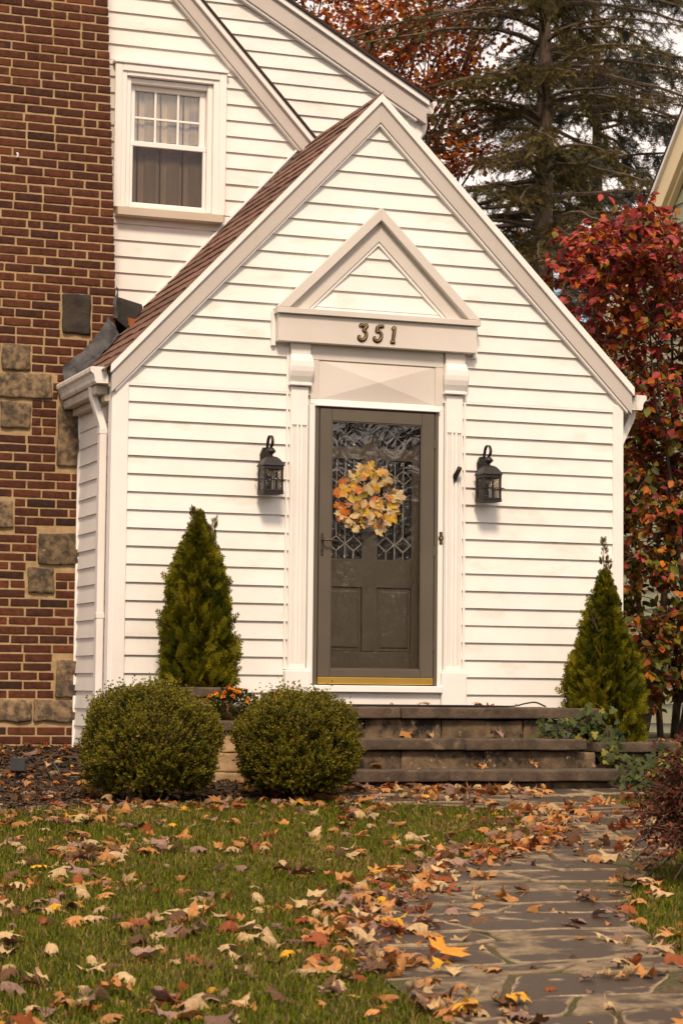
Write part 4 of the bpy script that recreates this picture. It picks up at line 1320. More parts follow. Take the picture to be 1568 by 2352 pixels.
# --- arborvitae
def spray_t():
    T, F = [], []
    def leaf(p, q, w):
        p, q = Vector(p), Vector(q)
        s = Vector((-(q - p).y, (q - p).x, 0)).normalized() * w
        i = len(T)
        T.extend([tuple(p - s * 0.6), tuple(p + s * 0.6), tuple(q)])
        F.append((i, i + 1, i + 2))
        m = p.lerp(q, 0.55)
        T.extend([tuple(p), tuple(m + s * 1.1), tuple(m - s * 1.1)])
        F.append((i + 3, i + 5, i + 4))
    leaf((0, 0, 0), (1, 0, 0.0), 0.07)
    for t, l in ((0.15, 0.42), (0.35, 0.45), (0.55, 0.36), (0.75, 0.24)):
        for s in (1, -1):
            leaf((t, 0, 0), (t + l * 0.75, s * l * 0.75, -0.04), 0.075)
    return T, F
SPT, SPF = spray_t()
def arborvitae(cx, cy, zb, h, prof, seed, label, leaders, n=4600, inner=0.55):
    root = thing('arborvitae', label, 'conifer', (cx, cy, zb), 'conical arborvitae flanking the porch')
    rng = np.random.default_rng(seed)
    t = rng.random(int(n * 1.6)) ** 0.85
    rp = np.interp(t, [a for a, b in prof], [b for a, b in prof])
    keep = rng.random(len(t)) < (rp / max(b for a, b in prof)) ** 0.9 + 0.06
    t, rp = t[keep][:n], rp[keep][:n]
    n = len(t)
    az = rng.uniform(0, 2 * np.pi, n)
    d = np.stack([np.cos(az), np.sin(az), np.zeros(n)], 1)
    lm = np.array([noise.noise(Vector((math.cos(a) * 1.8, math.sin(a) * 1.8, b * 5 + seed))) for a, b in zip(az, t)])
    rad = rp * (1 + 0.30 * lm) * np.where(rng.random(n) < 0.7, rng.uniform(0.84, 1.06, n), rng.uniform(0.5, 0.84, n)) * np.where(rng.random(n) < 0.07, 1.16, 1.0)
    pos = np.array([cx, cy, zb]) + d * rad[:, None] + np.stack([np.zeros(n), np.zeros(n), t * h], 1)
    X = unit(d * 0.7 + np.array([0, 0, 0.62]) + rng.normal(size=(n, 3)) * 0.30)
    tang = np.stack([-np.sin(az), np.cos(az), np.zeros(n)], 1)
    Z = unit(tang * rng.choice([-1, 1], n)[:, None] * 0.7 + d * 0.6 + rng.normal(size=(n, 3)) * 0.4)
    s_ = rng.uniform(0.07, 0.14, n) * np.interp(t, [0, 0.8, 1], [1.05, 0.9, 0.7])
    q = np.clip(0.42 + 0.6 * lm + rng.normal(size=n) * 0.28, 0, 1)[:, None]
    col = np.array([[0.030, 0.042, 0.003]]) * (1 - q) + np.array([[0.270, 0.235, 0.012]]) * q
    Ps, Xs, Zs, Ss, Cs = [pos - X * (s_ * 0.5)[:, None]], [X], [Z], [s_], [col]
    g = MB()
    for lx, ly, l0, l1 in leaders:                    # free leaders at the top
        m = 46
        f = rng.random(m)
        a = rng.uniform(0, 6.28, m)
        dd = np.stack([np.cos(a), np.sin(a), np.zeros(m)], 1)
        Ps.append(np.array([cx + lx * 0.6, cy + ly, zb]) + np.stack([lx * 0.4 * f, np.zeros(m), l0 + (l1 - l0) * f], 1) + dd * (0.035 * (1 - f))[:, None])
        Xs.append(unit(dd * 0.5 + np.array([0, 0, 1.0])))
        Zs.append(unit(np.cross(dd, np.array([0, 0, 1.0])) + dd * 0.5))
        Ss.append(0.035 + 0.02 * rng.random(m))
        Cs.append(np.array([[0.10, 0.085, 0.013]]) * (0.7 + 0.6 * rng.random((m, 1))))
        g.tube([(cx, cy, zb + l0 * 0.4), (cx + lx * 0.6, cy + ly, zb + l0), (cx + lx, cy + ly, zb + l1)], [0.012, 0.006, 0.002], 5)
    cards('foliage', SPT, SPF, np.concatenate(Ps), np.concatenate(Xs), np.concatenate(Zs), np.concatenate(Ss), np.concatenate(Cs), leafy_m, root)
    g.tube([(cx, cy, zb - 0.15), (cx, cy, zb + h * 0.5), (cx, cy, zb + h * 0.9)], [0.03, 0.02, 0.006], 7)
    g.build('trunk', stem_m, root, smooth=True)
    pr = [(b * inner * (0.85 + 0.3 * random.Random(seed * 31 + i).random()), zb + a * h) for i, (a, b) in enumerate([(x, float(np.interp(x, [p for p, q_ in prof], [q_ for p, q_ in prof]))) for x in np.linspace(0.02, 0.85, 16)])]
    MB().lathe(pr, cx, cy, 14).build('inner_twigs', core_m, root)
    return root
arborvitae(-1.47, -0.36, 0.03, 1.26, [(0, 0.19), (0.06, 0.235), (0.25, 0.235), (0.45, 0.21), (0.6, 0.172), (0.75, 0.125), (0.86, 0.07), (0.95, 0.025), (1, 0.008)], 21,
           'conical green arborvitae left of the door behind the boxwoods', [(-0.05, 0, 1.10, 1.27), (0.12, 0, 1.02, 1.20), (0.03, 0.02, 1.0, 1.12)])
arborvitae(1.60, -0.52, ground_z(1.6, -0.52) - 0.02, 1.30, [(0, 0.22), (0.1, 0.275), (0.3, 0.27), (0.45, 0.23), (0.6, 0.17), (0.75, 0.115), (0.87, 0.065), (0.95, 0.035), (1, 0.008)], 22,
           'conical arborvitae at the right corner of the porch beside the steps', [(-0.01, 0, 1.2, 1.52), (-0.17, -0.1, 0.85, 1.0), (0.03, 0, 1.15, 1.36)])

# --- tall shrub with red autumn leaves right of the house
def red_shrub():
    root = thing('red_leaf_shrub', 'tall multi-stemmed shrub with red and orange autumn leaves right of the house', 'shrub', (3.2, 1.7, -0.3))
    rr = random.Random(31)
    rng = np.random.default_rng(31)
    g = MB()
    tips = []
    stems = []
    for k in range(11):
        a = rr.uniform(0, 6.28)
        bx, by = 3.15 + rr.uniform(-0.30, 0.45), 1.65 + 0.22 * math.sin(a)
        p = Vector((bx, by, -0.36))
        dirv = Vector((0.30 * (bx - 3.1) / 0.3 + rr.uniform(-0.25, 0.35), 0.3 * math.sin(a), 2.4)).normalized()
        pts = [p.copy()]
        n = rr.randint(11, 14)
        for i in range(n):
            dirv = (dirv + Vector((rr.uniform(-0.16, 0.16), rr.uniform(-0.14, 0.14), 0.03))).normalized()
            p = p + dirv * 0.31
            if p.x < 2.45 and p.z < 2.6: p.x = 2.45 + rr.random() * 0.1
            pts.append(p.copy())
        r0 = rr.uniform(0.024, 0.042)
        g.tube(pts, [max(0.005, r0 * (1 - i / (n + 2))) for i in range(len(pts))], 7)
        stems.append(pts)
    nodes = [q for s_ in stems for q in s_[3:]]
    # leaf clumps fill the crown
    C = []
    while len(C) < 430:
        z = rr.uniform(0.0, 4.05)
        w0 = np.interp(z, [0.3, 1.0, 2.0, 2.6, 3.3, 3.8, 4.1], [2.55, 2.48, 2.46, 2.38, 2.18, 2.38, 2.6])
        w1 = np.interp(z, [0.3, 2, 3.4, 4.1], [4.4, 4.8, 4.3, 2.9])
        if rr.random() > np.interp(z, [0.3, 1.2, 1.9, 2.4, 4.05], [0.95, 0.95, 0.9, 1, 1]): continue
        C.append(Vector((rr.uniform(w0 + 0.15, w1), 1.7 + rr.uniform(-0.75, 0.75), z)))
    P, X, Z, S_, Co = [], [], [], [], []
    tw = MB()
    for c in C:
        near = min(nodes, key=lambda q: (q - c).length + max(0, q.z - c.z) * 0.6)
        m1 = near.lerp(c, 0.5) + Vector((rr.uniform(-0.06, 0.06), rr.uniform(-0.06, 0.06), 0.06))
        tw.tube([near, m1, c], [0.009, 0.006, 0.004], 5)
        for q in range(rr.randint(7, 10)):
            e_ = c + Vector((rr.gauss(0, 0.15), rr.gauss(0, 0.15), rr.gauss(0.02, 0.12)))
            if e_.x < 2.28 and e_.z < 2.9: continue
            md = c.lerp(e_, 0.55) + Vector((0, 0, 0.03))
            tw.tube([c, md, e_], [0.0035, 0.003, 0.002], 4)
            dv = (e_ - c).normalized()
            for w in range(rr.randint(4, 7)):
                f = 0.35 + 0.65 * rr.random()
                P.append(c.lerp(e_, f) + Vector((rr.gauss(0, 0.012), rr.gauss(0, 0.012), rr.gauss(0, 0.012))))
                hx = Vector((dv.x * 0.6 + rr.gauss(0, 0.6), dv.y * 0.6 + rr.gauss(0, 0.6) - 0.15, -0.45 + rr.gauss(0, 0.35)))
                X.append(hx.normalized())
                Z.append(Vector((rr.gauss(0, 0.5), rr.gauss(-0.35, 0.5), 0.9)).normalized())
                S_.append(rr.uniform(0.055, 0.102))
                zz = P[-1].z
                pr = np.interp(zz + rr.gauss(0, 0.35), [0.3, 1.1, 1.9, 2.5, 3.2], [0.08, 0.15, 0.30, 0.62, 0.88])
                if rr.random() < pr:
                    col = rr.choice([(0.30, 0.036, 0.030), (0.38, 0.055, 0.045), (0.24, 0.026, 0.024), (0.36, 0.085, 0.015), (0.24, 0.040, 0.045), (0.42, 0.070, 0.060), (0.38, 0.12, 0.012)])
                elif rr.random() < 0.55:
                    col = rr.choice([(0.075, 0.085, 0.012), (0.13, 0.125, 0.012), (0.055, 0.065, 0.014), (0.17, 0.135, 0.012)])
                else:
                    col = rr.choice([(0.36, 0.16, 0.014), (0.42, 0.12, 0.014), (0.26, 0.07, 0.018), (0.20, 0.08, 0.035)])
                b = rr.uniform(0.75, 1.25)
                Co.append((col[0] * b, col[1] * b, col[2] * b))
    T = [(0, 0, 0), (0.28, 0.30, 0.05), (0.62, 0.32, 0.04), (1.0, 0, -0.16), (0.62, -0.32, 0.04), (0.28, -0.30, 0.05), (0.45, 0, -0.06)]
    cards('foliage', T, OVF, np.array([tuple(p) for p in P]), np.array([tuple(p) for p in X]), np.array([tuple(p) for p in Z]), np.array(S_), np.array(Co), glossleaf_m, root, smooth=True)
    g.build('stem', bark_m, root, smooth=True)
    tw.build('twigs', stem_m, root)
red_shrub()

# --- dark red barberry at the right edge of the path
def barberry(cx, cy, rx, h, seed, label):
    zb = ground_z(cx, cy)
    root = thing('barberry_shrub', label, 'shrub', (cx, cy, zb))
    rr = random.Random(seed)
    g = MB()
    P, X, Z, S_, Co = [], [], [], [], []
    for k in range(260):
        a = rr.uniform(0, 6.28)
        q = rr.random() ** 0.6
        ex, ey = math.cos(a) * q * rx, math.sin(a) * q * rx
        hh = h * (1 - 0.55 * q * q) * rr.uniform(0.75, 1.08)
        droop = rr.uniform(0.0, 0.5) * q
        pts = []
        for i in range(9):
            t = i / 8
            pts.append(Vector((cx + 0.06 * math.cos(a) + ex * t ** 1.3 * (1 + 0.15 * t) + rr.gauss(0, 0.008), cy + 0.06 * math.sin(a) + ey * t ** 1.3 + rr.gauss(0, 0.008), zb + hh * (1 - (1 - t) ** 1.5) - droop * h * t ** 3)))
        g.tube(pts, [0.006 * (1 - i / 10) + 0.0012 for i in range(9)], 4)
        for i in range(2, 9):
            for w in range(rr.randint(5, 9)):
                f = rr.random()
                p = pts[i - 1].lerp(pts[i], f)
                d = Vector((rr.gauss(0, 1), rr.gauss(0, 1), rr.gauss(0.2, 0.8))).normalized()
                P.append(tuple(p + d * 0.006))
                X.append(tuple(d))
                Z.append((rr.gauss(0, 0.6), rr.gauss(0, 0.6), 1.0))
                S_.append(rr.uniform(0.020, 0.036))
                top = i / 8
                c = rr.choice([(0.16, 0.032, 0.020), (0.20, 0.05, 0.03), (0.10, 0.022, 0.018), (0.075, 0.018, 0.016), (0.15, 0.035, 0.025), (0.055, 0.018, 0.014), (0.12, 0.045, 0.022), (0.045, 0.030, 0.012)])
                if rr.random() < 0.06: c = (0.30, 0.19, 0.13)
                Co.append(c)
    T = [(0, 0, 0), (0.4, 0.22, 0.05), (0.8, 0.24, 0.0), (1, 0, -0.03), (0.8, -0.24, 0), (0.4, -0.22, 0.05), (0.5, 0, -0.03)]
    cards('foliage', T, OVF, np.array(P), np.array(X), np.array(Z), np.array(S_), np.array(Co), leafy_m, root)
    g.build('branches', stem_m, root)
barberry(-0.42, -5.80, 0.40, 0.80, 41, 'dark red barberry shrub overhanging the right edge of the path')

# --- ivy
IVY = [(0, 0, 0), (-0.10, 0.28, 0.02), (0.12, 0.52, -0.04), (0.34, 0.24, 0.03), (0.55, 0.36, -0.02), (1.0, 0, -0.08), (0.55, -0.36, -0.02), (0.34, -0.24, 0.03), (0.12, -0.52, -0.04), (-0.10, -0.28, 0.02), (0.3, 0, 0.0)]
IVF = [(10, i, i + 1) for i in range(0, 9)] + [(10, 9, 0)]
IVF = [(a, c, b) for a, b, c in IVF]
def ivy(name, pts, n, seed, label, sz=(0.038, 0.062), sp=0.055, yellow=0.08):
    c0 = np.mean(np.array(pts), axis=0)
    root = thing(name, label, 'ivy', (c0[0], c0[1], min(p[2] for p in pts)), 'ivy beside the steps')
    rng = np.random.default_rng(seed)
    pts = np.array(pts, float)
    seg = rng.integers(0, len(pts) - 1, n)
    f = rng.random((n, 1))
    P = pts[seg] * (1 - f) + pts[seg + 1] * f + rng.normal(size=(n, 3)) * np.array([sp, sp * 0.55, sp * 0.8])
    for i in range(n): P[i, 2] = max(P[i, 2], ground_z(P[i, 0], P[i, 1]) + 0.02)
    Z = unit(np.array([-0.3, -0.9, 0.55]) + rng.normal(size=(n, 3)) * 0.45)
    X = unit(np.stack([rng.normal(size=n) * 0.8, np.full(n, -0.25), np.full(n, -0.7)], 1))
    t = rng.random((n, 1))
    c = np.array([[0.020, 0.034, 0.010]]) * (1 - t) + np.array([[0.075, 0.095, 0.020]]) * t
    c = np.where(rng.random((n, 1)) < yellow, np.array([[0.24, 0.20, 0.03]]), c)
    cards('leaves', IVY, IVF, P, X, Z, rng.uniform(sz[0], sz[1], n), c, glossleaf_m, root)
    g = MB()
    for k in range(5):
        g.tube([tuple(p + rng.normal(size=3) * 0.03) for p in pts], 0.004, 4)
    g.build('vines', stem_m, root)
ivy('ivy', [(0.80, -1.10, -0.22), (1.05, -1.10, -0.20), (1.22, -1.05, -0.10), (1.32, -1.12, -0.20), (1.28, -1.25, -0.40)], 170, 51, 'ivy spilling over the end of the second step')
ivy('ivy', [(1.25, -1.28, -0.38), (1.45, -1.30, -0.46), (1.7, -1.28, -0.40), (1.95, -1.27, -0.34)], 150, 52, 'ivy trailing along the low wall beside the red shrub', yellow=0.15)
ivy('ivy', [(1.12, -1.72, -0.56), (1.25, -1.74, -0.52), (1.38, -1.72, -0.50), (1.45, -1.70, -0.56)], 130, 53, 'clump of ivy at the foot of the lowest step', sp=0.06)

# --- orange chrysanthemum on the planter ledge
mum = thing('chrysanthemum', 'orange chrysanthemum plant on the planter ledge between the boxwoods', 'flower', (-1.42, -1.0, -0.15))
rr = random.Random(61)
rng = np.random.default_rng(61)
n = 900
d = rnd_dirs(rng, n)
P = np.array([-1.40, -0.99, -0.05]) + d * np.array([0.16, 0.12, 0.105]) * rng.uniform(0.5, 1.0, (n, 1))
t = rng.random((n, 1))
cards('foliage', OV, OVF, P, unit(d + rng.normal(size=(n, 3)) * 0.5), unit(rng.normal(size=(n, 3)) + np.array([0, 0, 1])), rng.uniform(0.022, 0.04, n), np.array([[0.02, 0.03, 0.008]]) * (1 - t) + np.array([[0.07, 0.08, 0.02]]) * t, leafy_m, mum)
for k in range(26):
    a = rr.uniform(0, 6.28)
    e_ = rr.uniform(0.05, 1.35)
    dv = np.array([math.cos(a) * math.cos(e_), math.sin(a) * math.cos(e_) * 0.8 - 0.25, math.sin(e_)])
    dv /= np.linalg.norm(dv)
    c = np.array([-1.40, -0.99, -0.05]) + dv * np.array([0.175, 0.13, 0.115])
    m = 34
    aa = rng.uniform(0, 6.28, m)
    u = np.cross(dv, [0.3, 0.1, 0.9])
    u /= np.linalg.norm(u)
    w = np.cross(dv, u)
    Xp = unit(np.cos(aa)[:, None] * u + np.sin(aa)[:, None] * w + dv * rng.uniform(0.1, 1.6, (m, 1)))
    cc = np.array(rr.choice([(0.75, 0.22, 0.02), (0.80, 0.34, 0.03), (0.62, 0.13, 0.02), (0.85, 0.42, 0.05)]))
    cards('bloom', SM, SMF, np.tile(c, (m, 1)), Xp, np.tile(dv, (m, 1)) + rng.normal(size=(m, 3)) * 0.3, rng.uniform(0.014, 0.022, m), np.tile(cc, (m, 1)) * rng.uniform(0.7, 1.2, (m, 1)), leafy_m, mum)
MB().lathe([(0.06, -0.152), (0.075, -0.13), (0.09, -0.06), (0.085, -0.055)], -1.40, -0.99, 14).build('pot', M('brown_pot', (0.12, 0.06, 0.03), rough=0.7), mum)

# --- big sparse spruce behind the house
NT, NF = [], []
for i in range(7):
    t = i / 7
    for s in (1, -1):
        k = len(NT)
        L_ = 0.26 * (1 - 0.5 * t)
        NT += [(t - 0.05, 0, 0), (t + 0.07, 0, 0), (t + 0.16, s * L_, -0.03 + 0.05 * ((i * 7) % 3 - 1))]
        NF.append((k, k + 1, k + 2))
def spruce(name, bx, by, zb, H, z_lo, z_hi, r_fun, nb, seed, label, col_a, col_b, dead=0.3, dens=1.0, tr=0.30, nsz=(0.09, 0.19), group=None):
    root = thing(name, label, 'tree', (bx, by, zb), group)
    rr = random.Random(seed)
    g, tw = MB(), MB()
    zs_ = np.linspace(zb, zb + H, 14)
    trunk = [(bx + 0.05 * noise.noise(Vector((0, 0, z * 0.4 + seed))), by, z) for z in zs_]
    MB().tube(trunk, [tr * (1 - 0.93 * (i / 13)) for i in range(14)], 12).build('trunk', bark_m, root, smooth=True)
    P, X, Z, S_, Co = [], [], [], [], []
    for k in range(nb):
        z0 = z_lo + (z_hi - z_lo) * (k + rr.random()) / nb
        a = rr.uniform(0, 2 * math.pi)
        L_ = r_fun(z0) * rr.uniform(0.65, 1.15)
        up0 = rr.uniform(-0.1, 0.55)
        pts = []
        m = 9
        b = Vector((bx, by, z0))
        dv = Vector((math.cos(a), math.sin(a), 0))
        side = Vector((-dv.y, dv.x, 0))
        bend = rr.uniform(-0.3, 0.3)
        for i in range(m):
            t = i / (m - 1)
            pts.append(b + dv * L_ * t + side * bend * L_ * t * t + Vector((rr.gauss(0, 0.02), rr.gauss(0, 0.02), L_ * (up0 * t - (0.55 + up0 * 0.6) * t * t + 0.28 * t ** 3) + rr.gauss(0, 0.02))))
        r0 = 0.028 + 0.018 * L_ / 3
        g.tube(pts, [r0 * (1 - 0.85 * i / (m - 1)) for i in range(m)], 5, False)
        isdead = rr.random() < dead
        nsub = int(L_ * 11 * dens)
        for q in range(nsub):
            t = 0.12 + 0.88 * rr.random()
            i = min(m - 2, int(t * (m - 1)))
            p = pts[i].lerp(pts[i + 1], t * (m - 1) - i)
            sg = rr.choice((-1, 1))
            l2 = rr.uniform(0.25, 0.75) * (0.5 + 0.5 * (1 - t)) * min(1, L_ / 2.2)
            d2 = (side * sg * rr.uniform(0.5, 1) + dv * rr.uniform(0.2, 0.8) + Vector((0, 0, rr.uniform(-0.75, 0.15)))).normalized()
            e1 = p + d2 * l2 * 0.55 + Vector((0, 0, -0.02))
            e2 = p + d2 * l2 + Vector((0, 0, -0.12 * l2 - (0.2 * l2 if rr.random() < 0.5 else 0)))
            tw.tube([p, e1, e2], [0.009, 0.006, 0.003], 3, False)
            if isdead and rr.random() < 0.8:
                for w in range(2):
                    e3 = e1 + Vector((rr.gauss(0, 0.14), rr.gauss(0, 0.14), rr.gauss(-0.10, 0.12)))
                    tw.tube([e1, e3], [0.004, 0.002], 3, False)
                continue
            ncl = int(3 + l2 * 14)
            for w in range(ncl):
                f = rr.random()
                pp = p.lerp(e2, f)
                P.append(tuple(pp))
                x = d2 * 0.7 + Vector((rr.gauss(0, 0.45), rr.gauss(0, 0.45), rr.gauss(-0.10, 0.4)))
                X.append(tuple(x))
                Z.append((rr.gauss(0, 0.7), rr.gauss(0, 0.7), 1))
                S_.append(rr.uniform(*nsz) * (0.75 + 0.4 * min(1, L_ / 2)))
                t_ = min(1, max(0, rr.gauss(0.45, 0.3)))
                Co.append([col_a[c] * (1 - t_) + col_b[c] * t_ for c in range(3)])
    g.build('branches', bark_m, root)
    tw.build('twigs', stem_m, root)
    cards('needles', NT, NF, np.array(P), np.array(X), np.array(Z), np.array(S_), np.array(Co), leafy_m, root)
spruce('spruce_tree', 13.05, 25.0, -0.45, 19.5, 6.3, 17.0, lambda z: float(np.interp(z, [6, 9, 13, 17, 19], [4.0, 4.3, 4.1, 3.0, 0.8])), 150, 71,
       'tall sparse spruce with bare drooping branches behind the house', (0.042, 0.040, 0.014), (0.190, 0.150, 0.042), 0.38, 1.1, 0.36, (0.075, 0.16))
spruce('blue_spruce_tree', 18.2, 33.0, -0.45, 21.0, 6.0, 20.0, lambda z: float(np.interp(z, [6, 10, 15, 21], [5.2, 4.6, 3.2, 0.4])), 95, 72,
       'grey green spruce standing behind the tall sparse spruce', (0.050, 0.056, 0.046), (0.17, 0.175, 0.145), 0.05, 0.75, 0.3, (0.20, 0.36))

# --- oak with rust leaves behind the roof
def oak(bx, by, zb, H, cz, rx, rz_, seed, n, label):
    root = thing('oak_tree', label, 'tree', (bx, by, zb))
    rr = random.Random(seed)
    g = MB()
    g.tube([(bx, by, zb), (bx + 0.1, by, zb + H * 0.3), (bx, by, zb + H * 0.62), (bx + 0.2, by, zb + H * 0.9)], [0.32, 0.24, 0.15, 0.04], 9)
    P, X, Z, S_, Co = [], [], [], [], []
    for k in range(46):
        a = rr.uniform(0, 6.28)
        z0 = zb + H * rr.uniform(0.3, 0.85)
        q = rr.random() ** 0.5
        e_ = Vector((bx + math.cos(a) * rx * q, by + math.sin(a) * rx * q, cz + rr.uniform(-1, 1) * rz_ * math.sqrt(1 - 0.6 * q * q)))
        b = Vector((bx, by, min(z0, e_.z)))
        m1 = b.lerp(e_, 0.5) + Vector((rr.gauss(0, 0.2), rr.gauss(0, 0.2), 0.25))
        g.tube([b, m1, e_], [0.07, 0.045, 0.015], 5, False)
        for c in range(5):
            ce = e_ + Vector((rr.gauss(0, 0.55), rr.gauss(0, 0.55), rr.gauss(0, 0.42)))
            g.tube([m1.lerp(e_, 0.6), e_.lerp(ce, 0.5), ce], [0.02, 0.014, 0.006], 4, False)
            for w in range(n):
                P.append(tuple(ce + Vector((rr.gauss(0, 0.26), rr.gauss(0, 0.26), rr.gauss(0, 0.2)))))
                X.append((rr.gauss(0, 1), rr.gauss(0, 1), rr.gauss(-0.4, 0.7)))
                Z.append((rr.gauss(0, 0.8), rr.gauss(-0.3, 0.8), 0.8))
                S_.append(rr.uniform(0.10, 0.19))
                cc = rr.choice([(0.30, 0.062, 0.012), (0.24, 0.045, 0.012), (0.40, 0.105, 0.014), (0.18, 0.032, 0.012), (0.46, 0.16, 0.02), (0.14, 0.035, 0.016)])
                Co.append(cc)
    g.build('trunk', bark_m, root, smooth=True)
    LT = [(0, 0, 0), (0.3, 0.12, 0.02), (0.35, 0.34, 0), (0.6, 0.14, 0.03), (0.7, 0.30, 0), (1, 0, -0.05), (0.7, -0.30, 0), (0.6, -0.14, 0.03), (0.35, -0.34, 0), (0.3, -0.12, 0.02)]
    LF = [(0, 1, 9), (1, 2, 3), (1, 3, 7), (1, 7, 9), (3, 4, 5), (3, 5, 7), (5, 6, 7), (7, 8, 9)]
    cards('crown', LT, LF, np.array(P), np.array(X), np.array(Z), np.array(S_), np.array(Co), leafy_m, root)
oak(10.6, 29.0, -0.45, 16.0, 13.0, 3.1, 3.0, 81, 70, 'oak with rusty orange leaves above the white roof edge')

# --- neighbour's house
nb = thing('neighbour_house', 'sage green clapboard house with cream rake board behind the red shrub', 'house', (8.5, 5.5, -0.4))
green_m = M('sage_green_siding', (0.30, 0.30, 0.185), (0.35, 0.35, 0.22), scale=5, rough=0.6, bump=0.2, bscale=20, rand=0.04)
cream_m = M('cream_rake_board', (0.70, 0.56, 0.33), (0.78, 0.64, 0.40), scale=3, rough=0.55)
XN = 6.0
def nz_out(y): return 6.413 - 1.03 * (y - 6.345)          # top edge of the rake
nbw = MB().prism_x([(1.5, -0.6), (8.9, -0.6), (8.9, nz_out(8.9) - 0.25), (3.3, nz_out(3.3) - 0.25), (1.5, nz_out(3.3) - 2.1)], XN + 0.16, XN + 5).build('wall', green_m, nb)
zz = -0.5
while zz < 9.2:
    ye = min(8.88, 6.345 + (6.413 - 0.33 - zz) / 1.03)
    yt = min(8.88, 6.345 + (6.413 - 0.33 - zz - 0.215) / 1.03)
    if ye > 3.4:
        MB().hexa([(XN + 0.136, 2.6, zz), (XN + 0.136, ye, zz), (XN + 0.159, ye, zz), (XN + 0.159, 2.6, zz)],
                  [(XN + 0.152, 2.6, zz + 0.218), (XN + 0.152, yt, zz + 0.218), (XN + 0.159, yt, zz + 0.218), (XN + 0.159, 2.6, zz + 0.218)]).build('siding_board', green_m, nbw)
    zz += 0.215
def nband(nm, d0, d1, x0, x1, mt, ya=3.3, yb=9.1):
    MB().prism_x([(ya, nz_out(ya) - d1), (yb, nz_out(yb) - d1), (yb, nz_out(yb) - d0), (ya, nz_out(ya) - d0)], x0, x1).build(nm, mt, nb, 0.003)
nband('rake_board', 0.05, 0.38, XN + 0.0, XN + 0.13, cream_m)
nband('drip_edge', -0.005, 0.055, XN - 0.04, XN + 0.12, trim_m)
nband('rake_lip', 0.375, 0.43, XN + 0.06, XN + 0.134, cream_m)
nband('roof', -0.035, -0.006, XN - 0.05, XN + 5.0, shingle_dark_m)
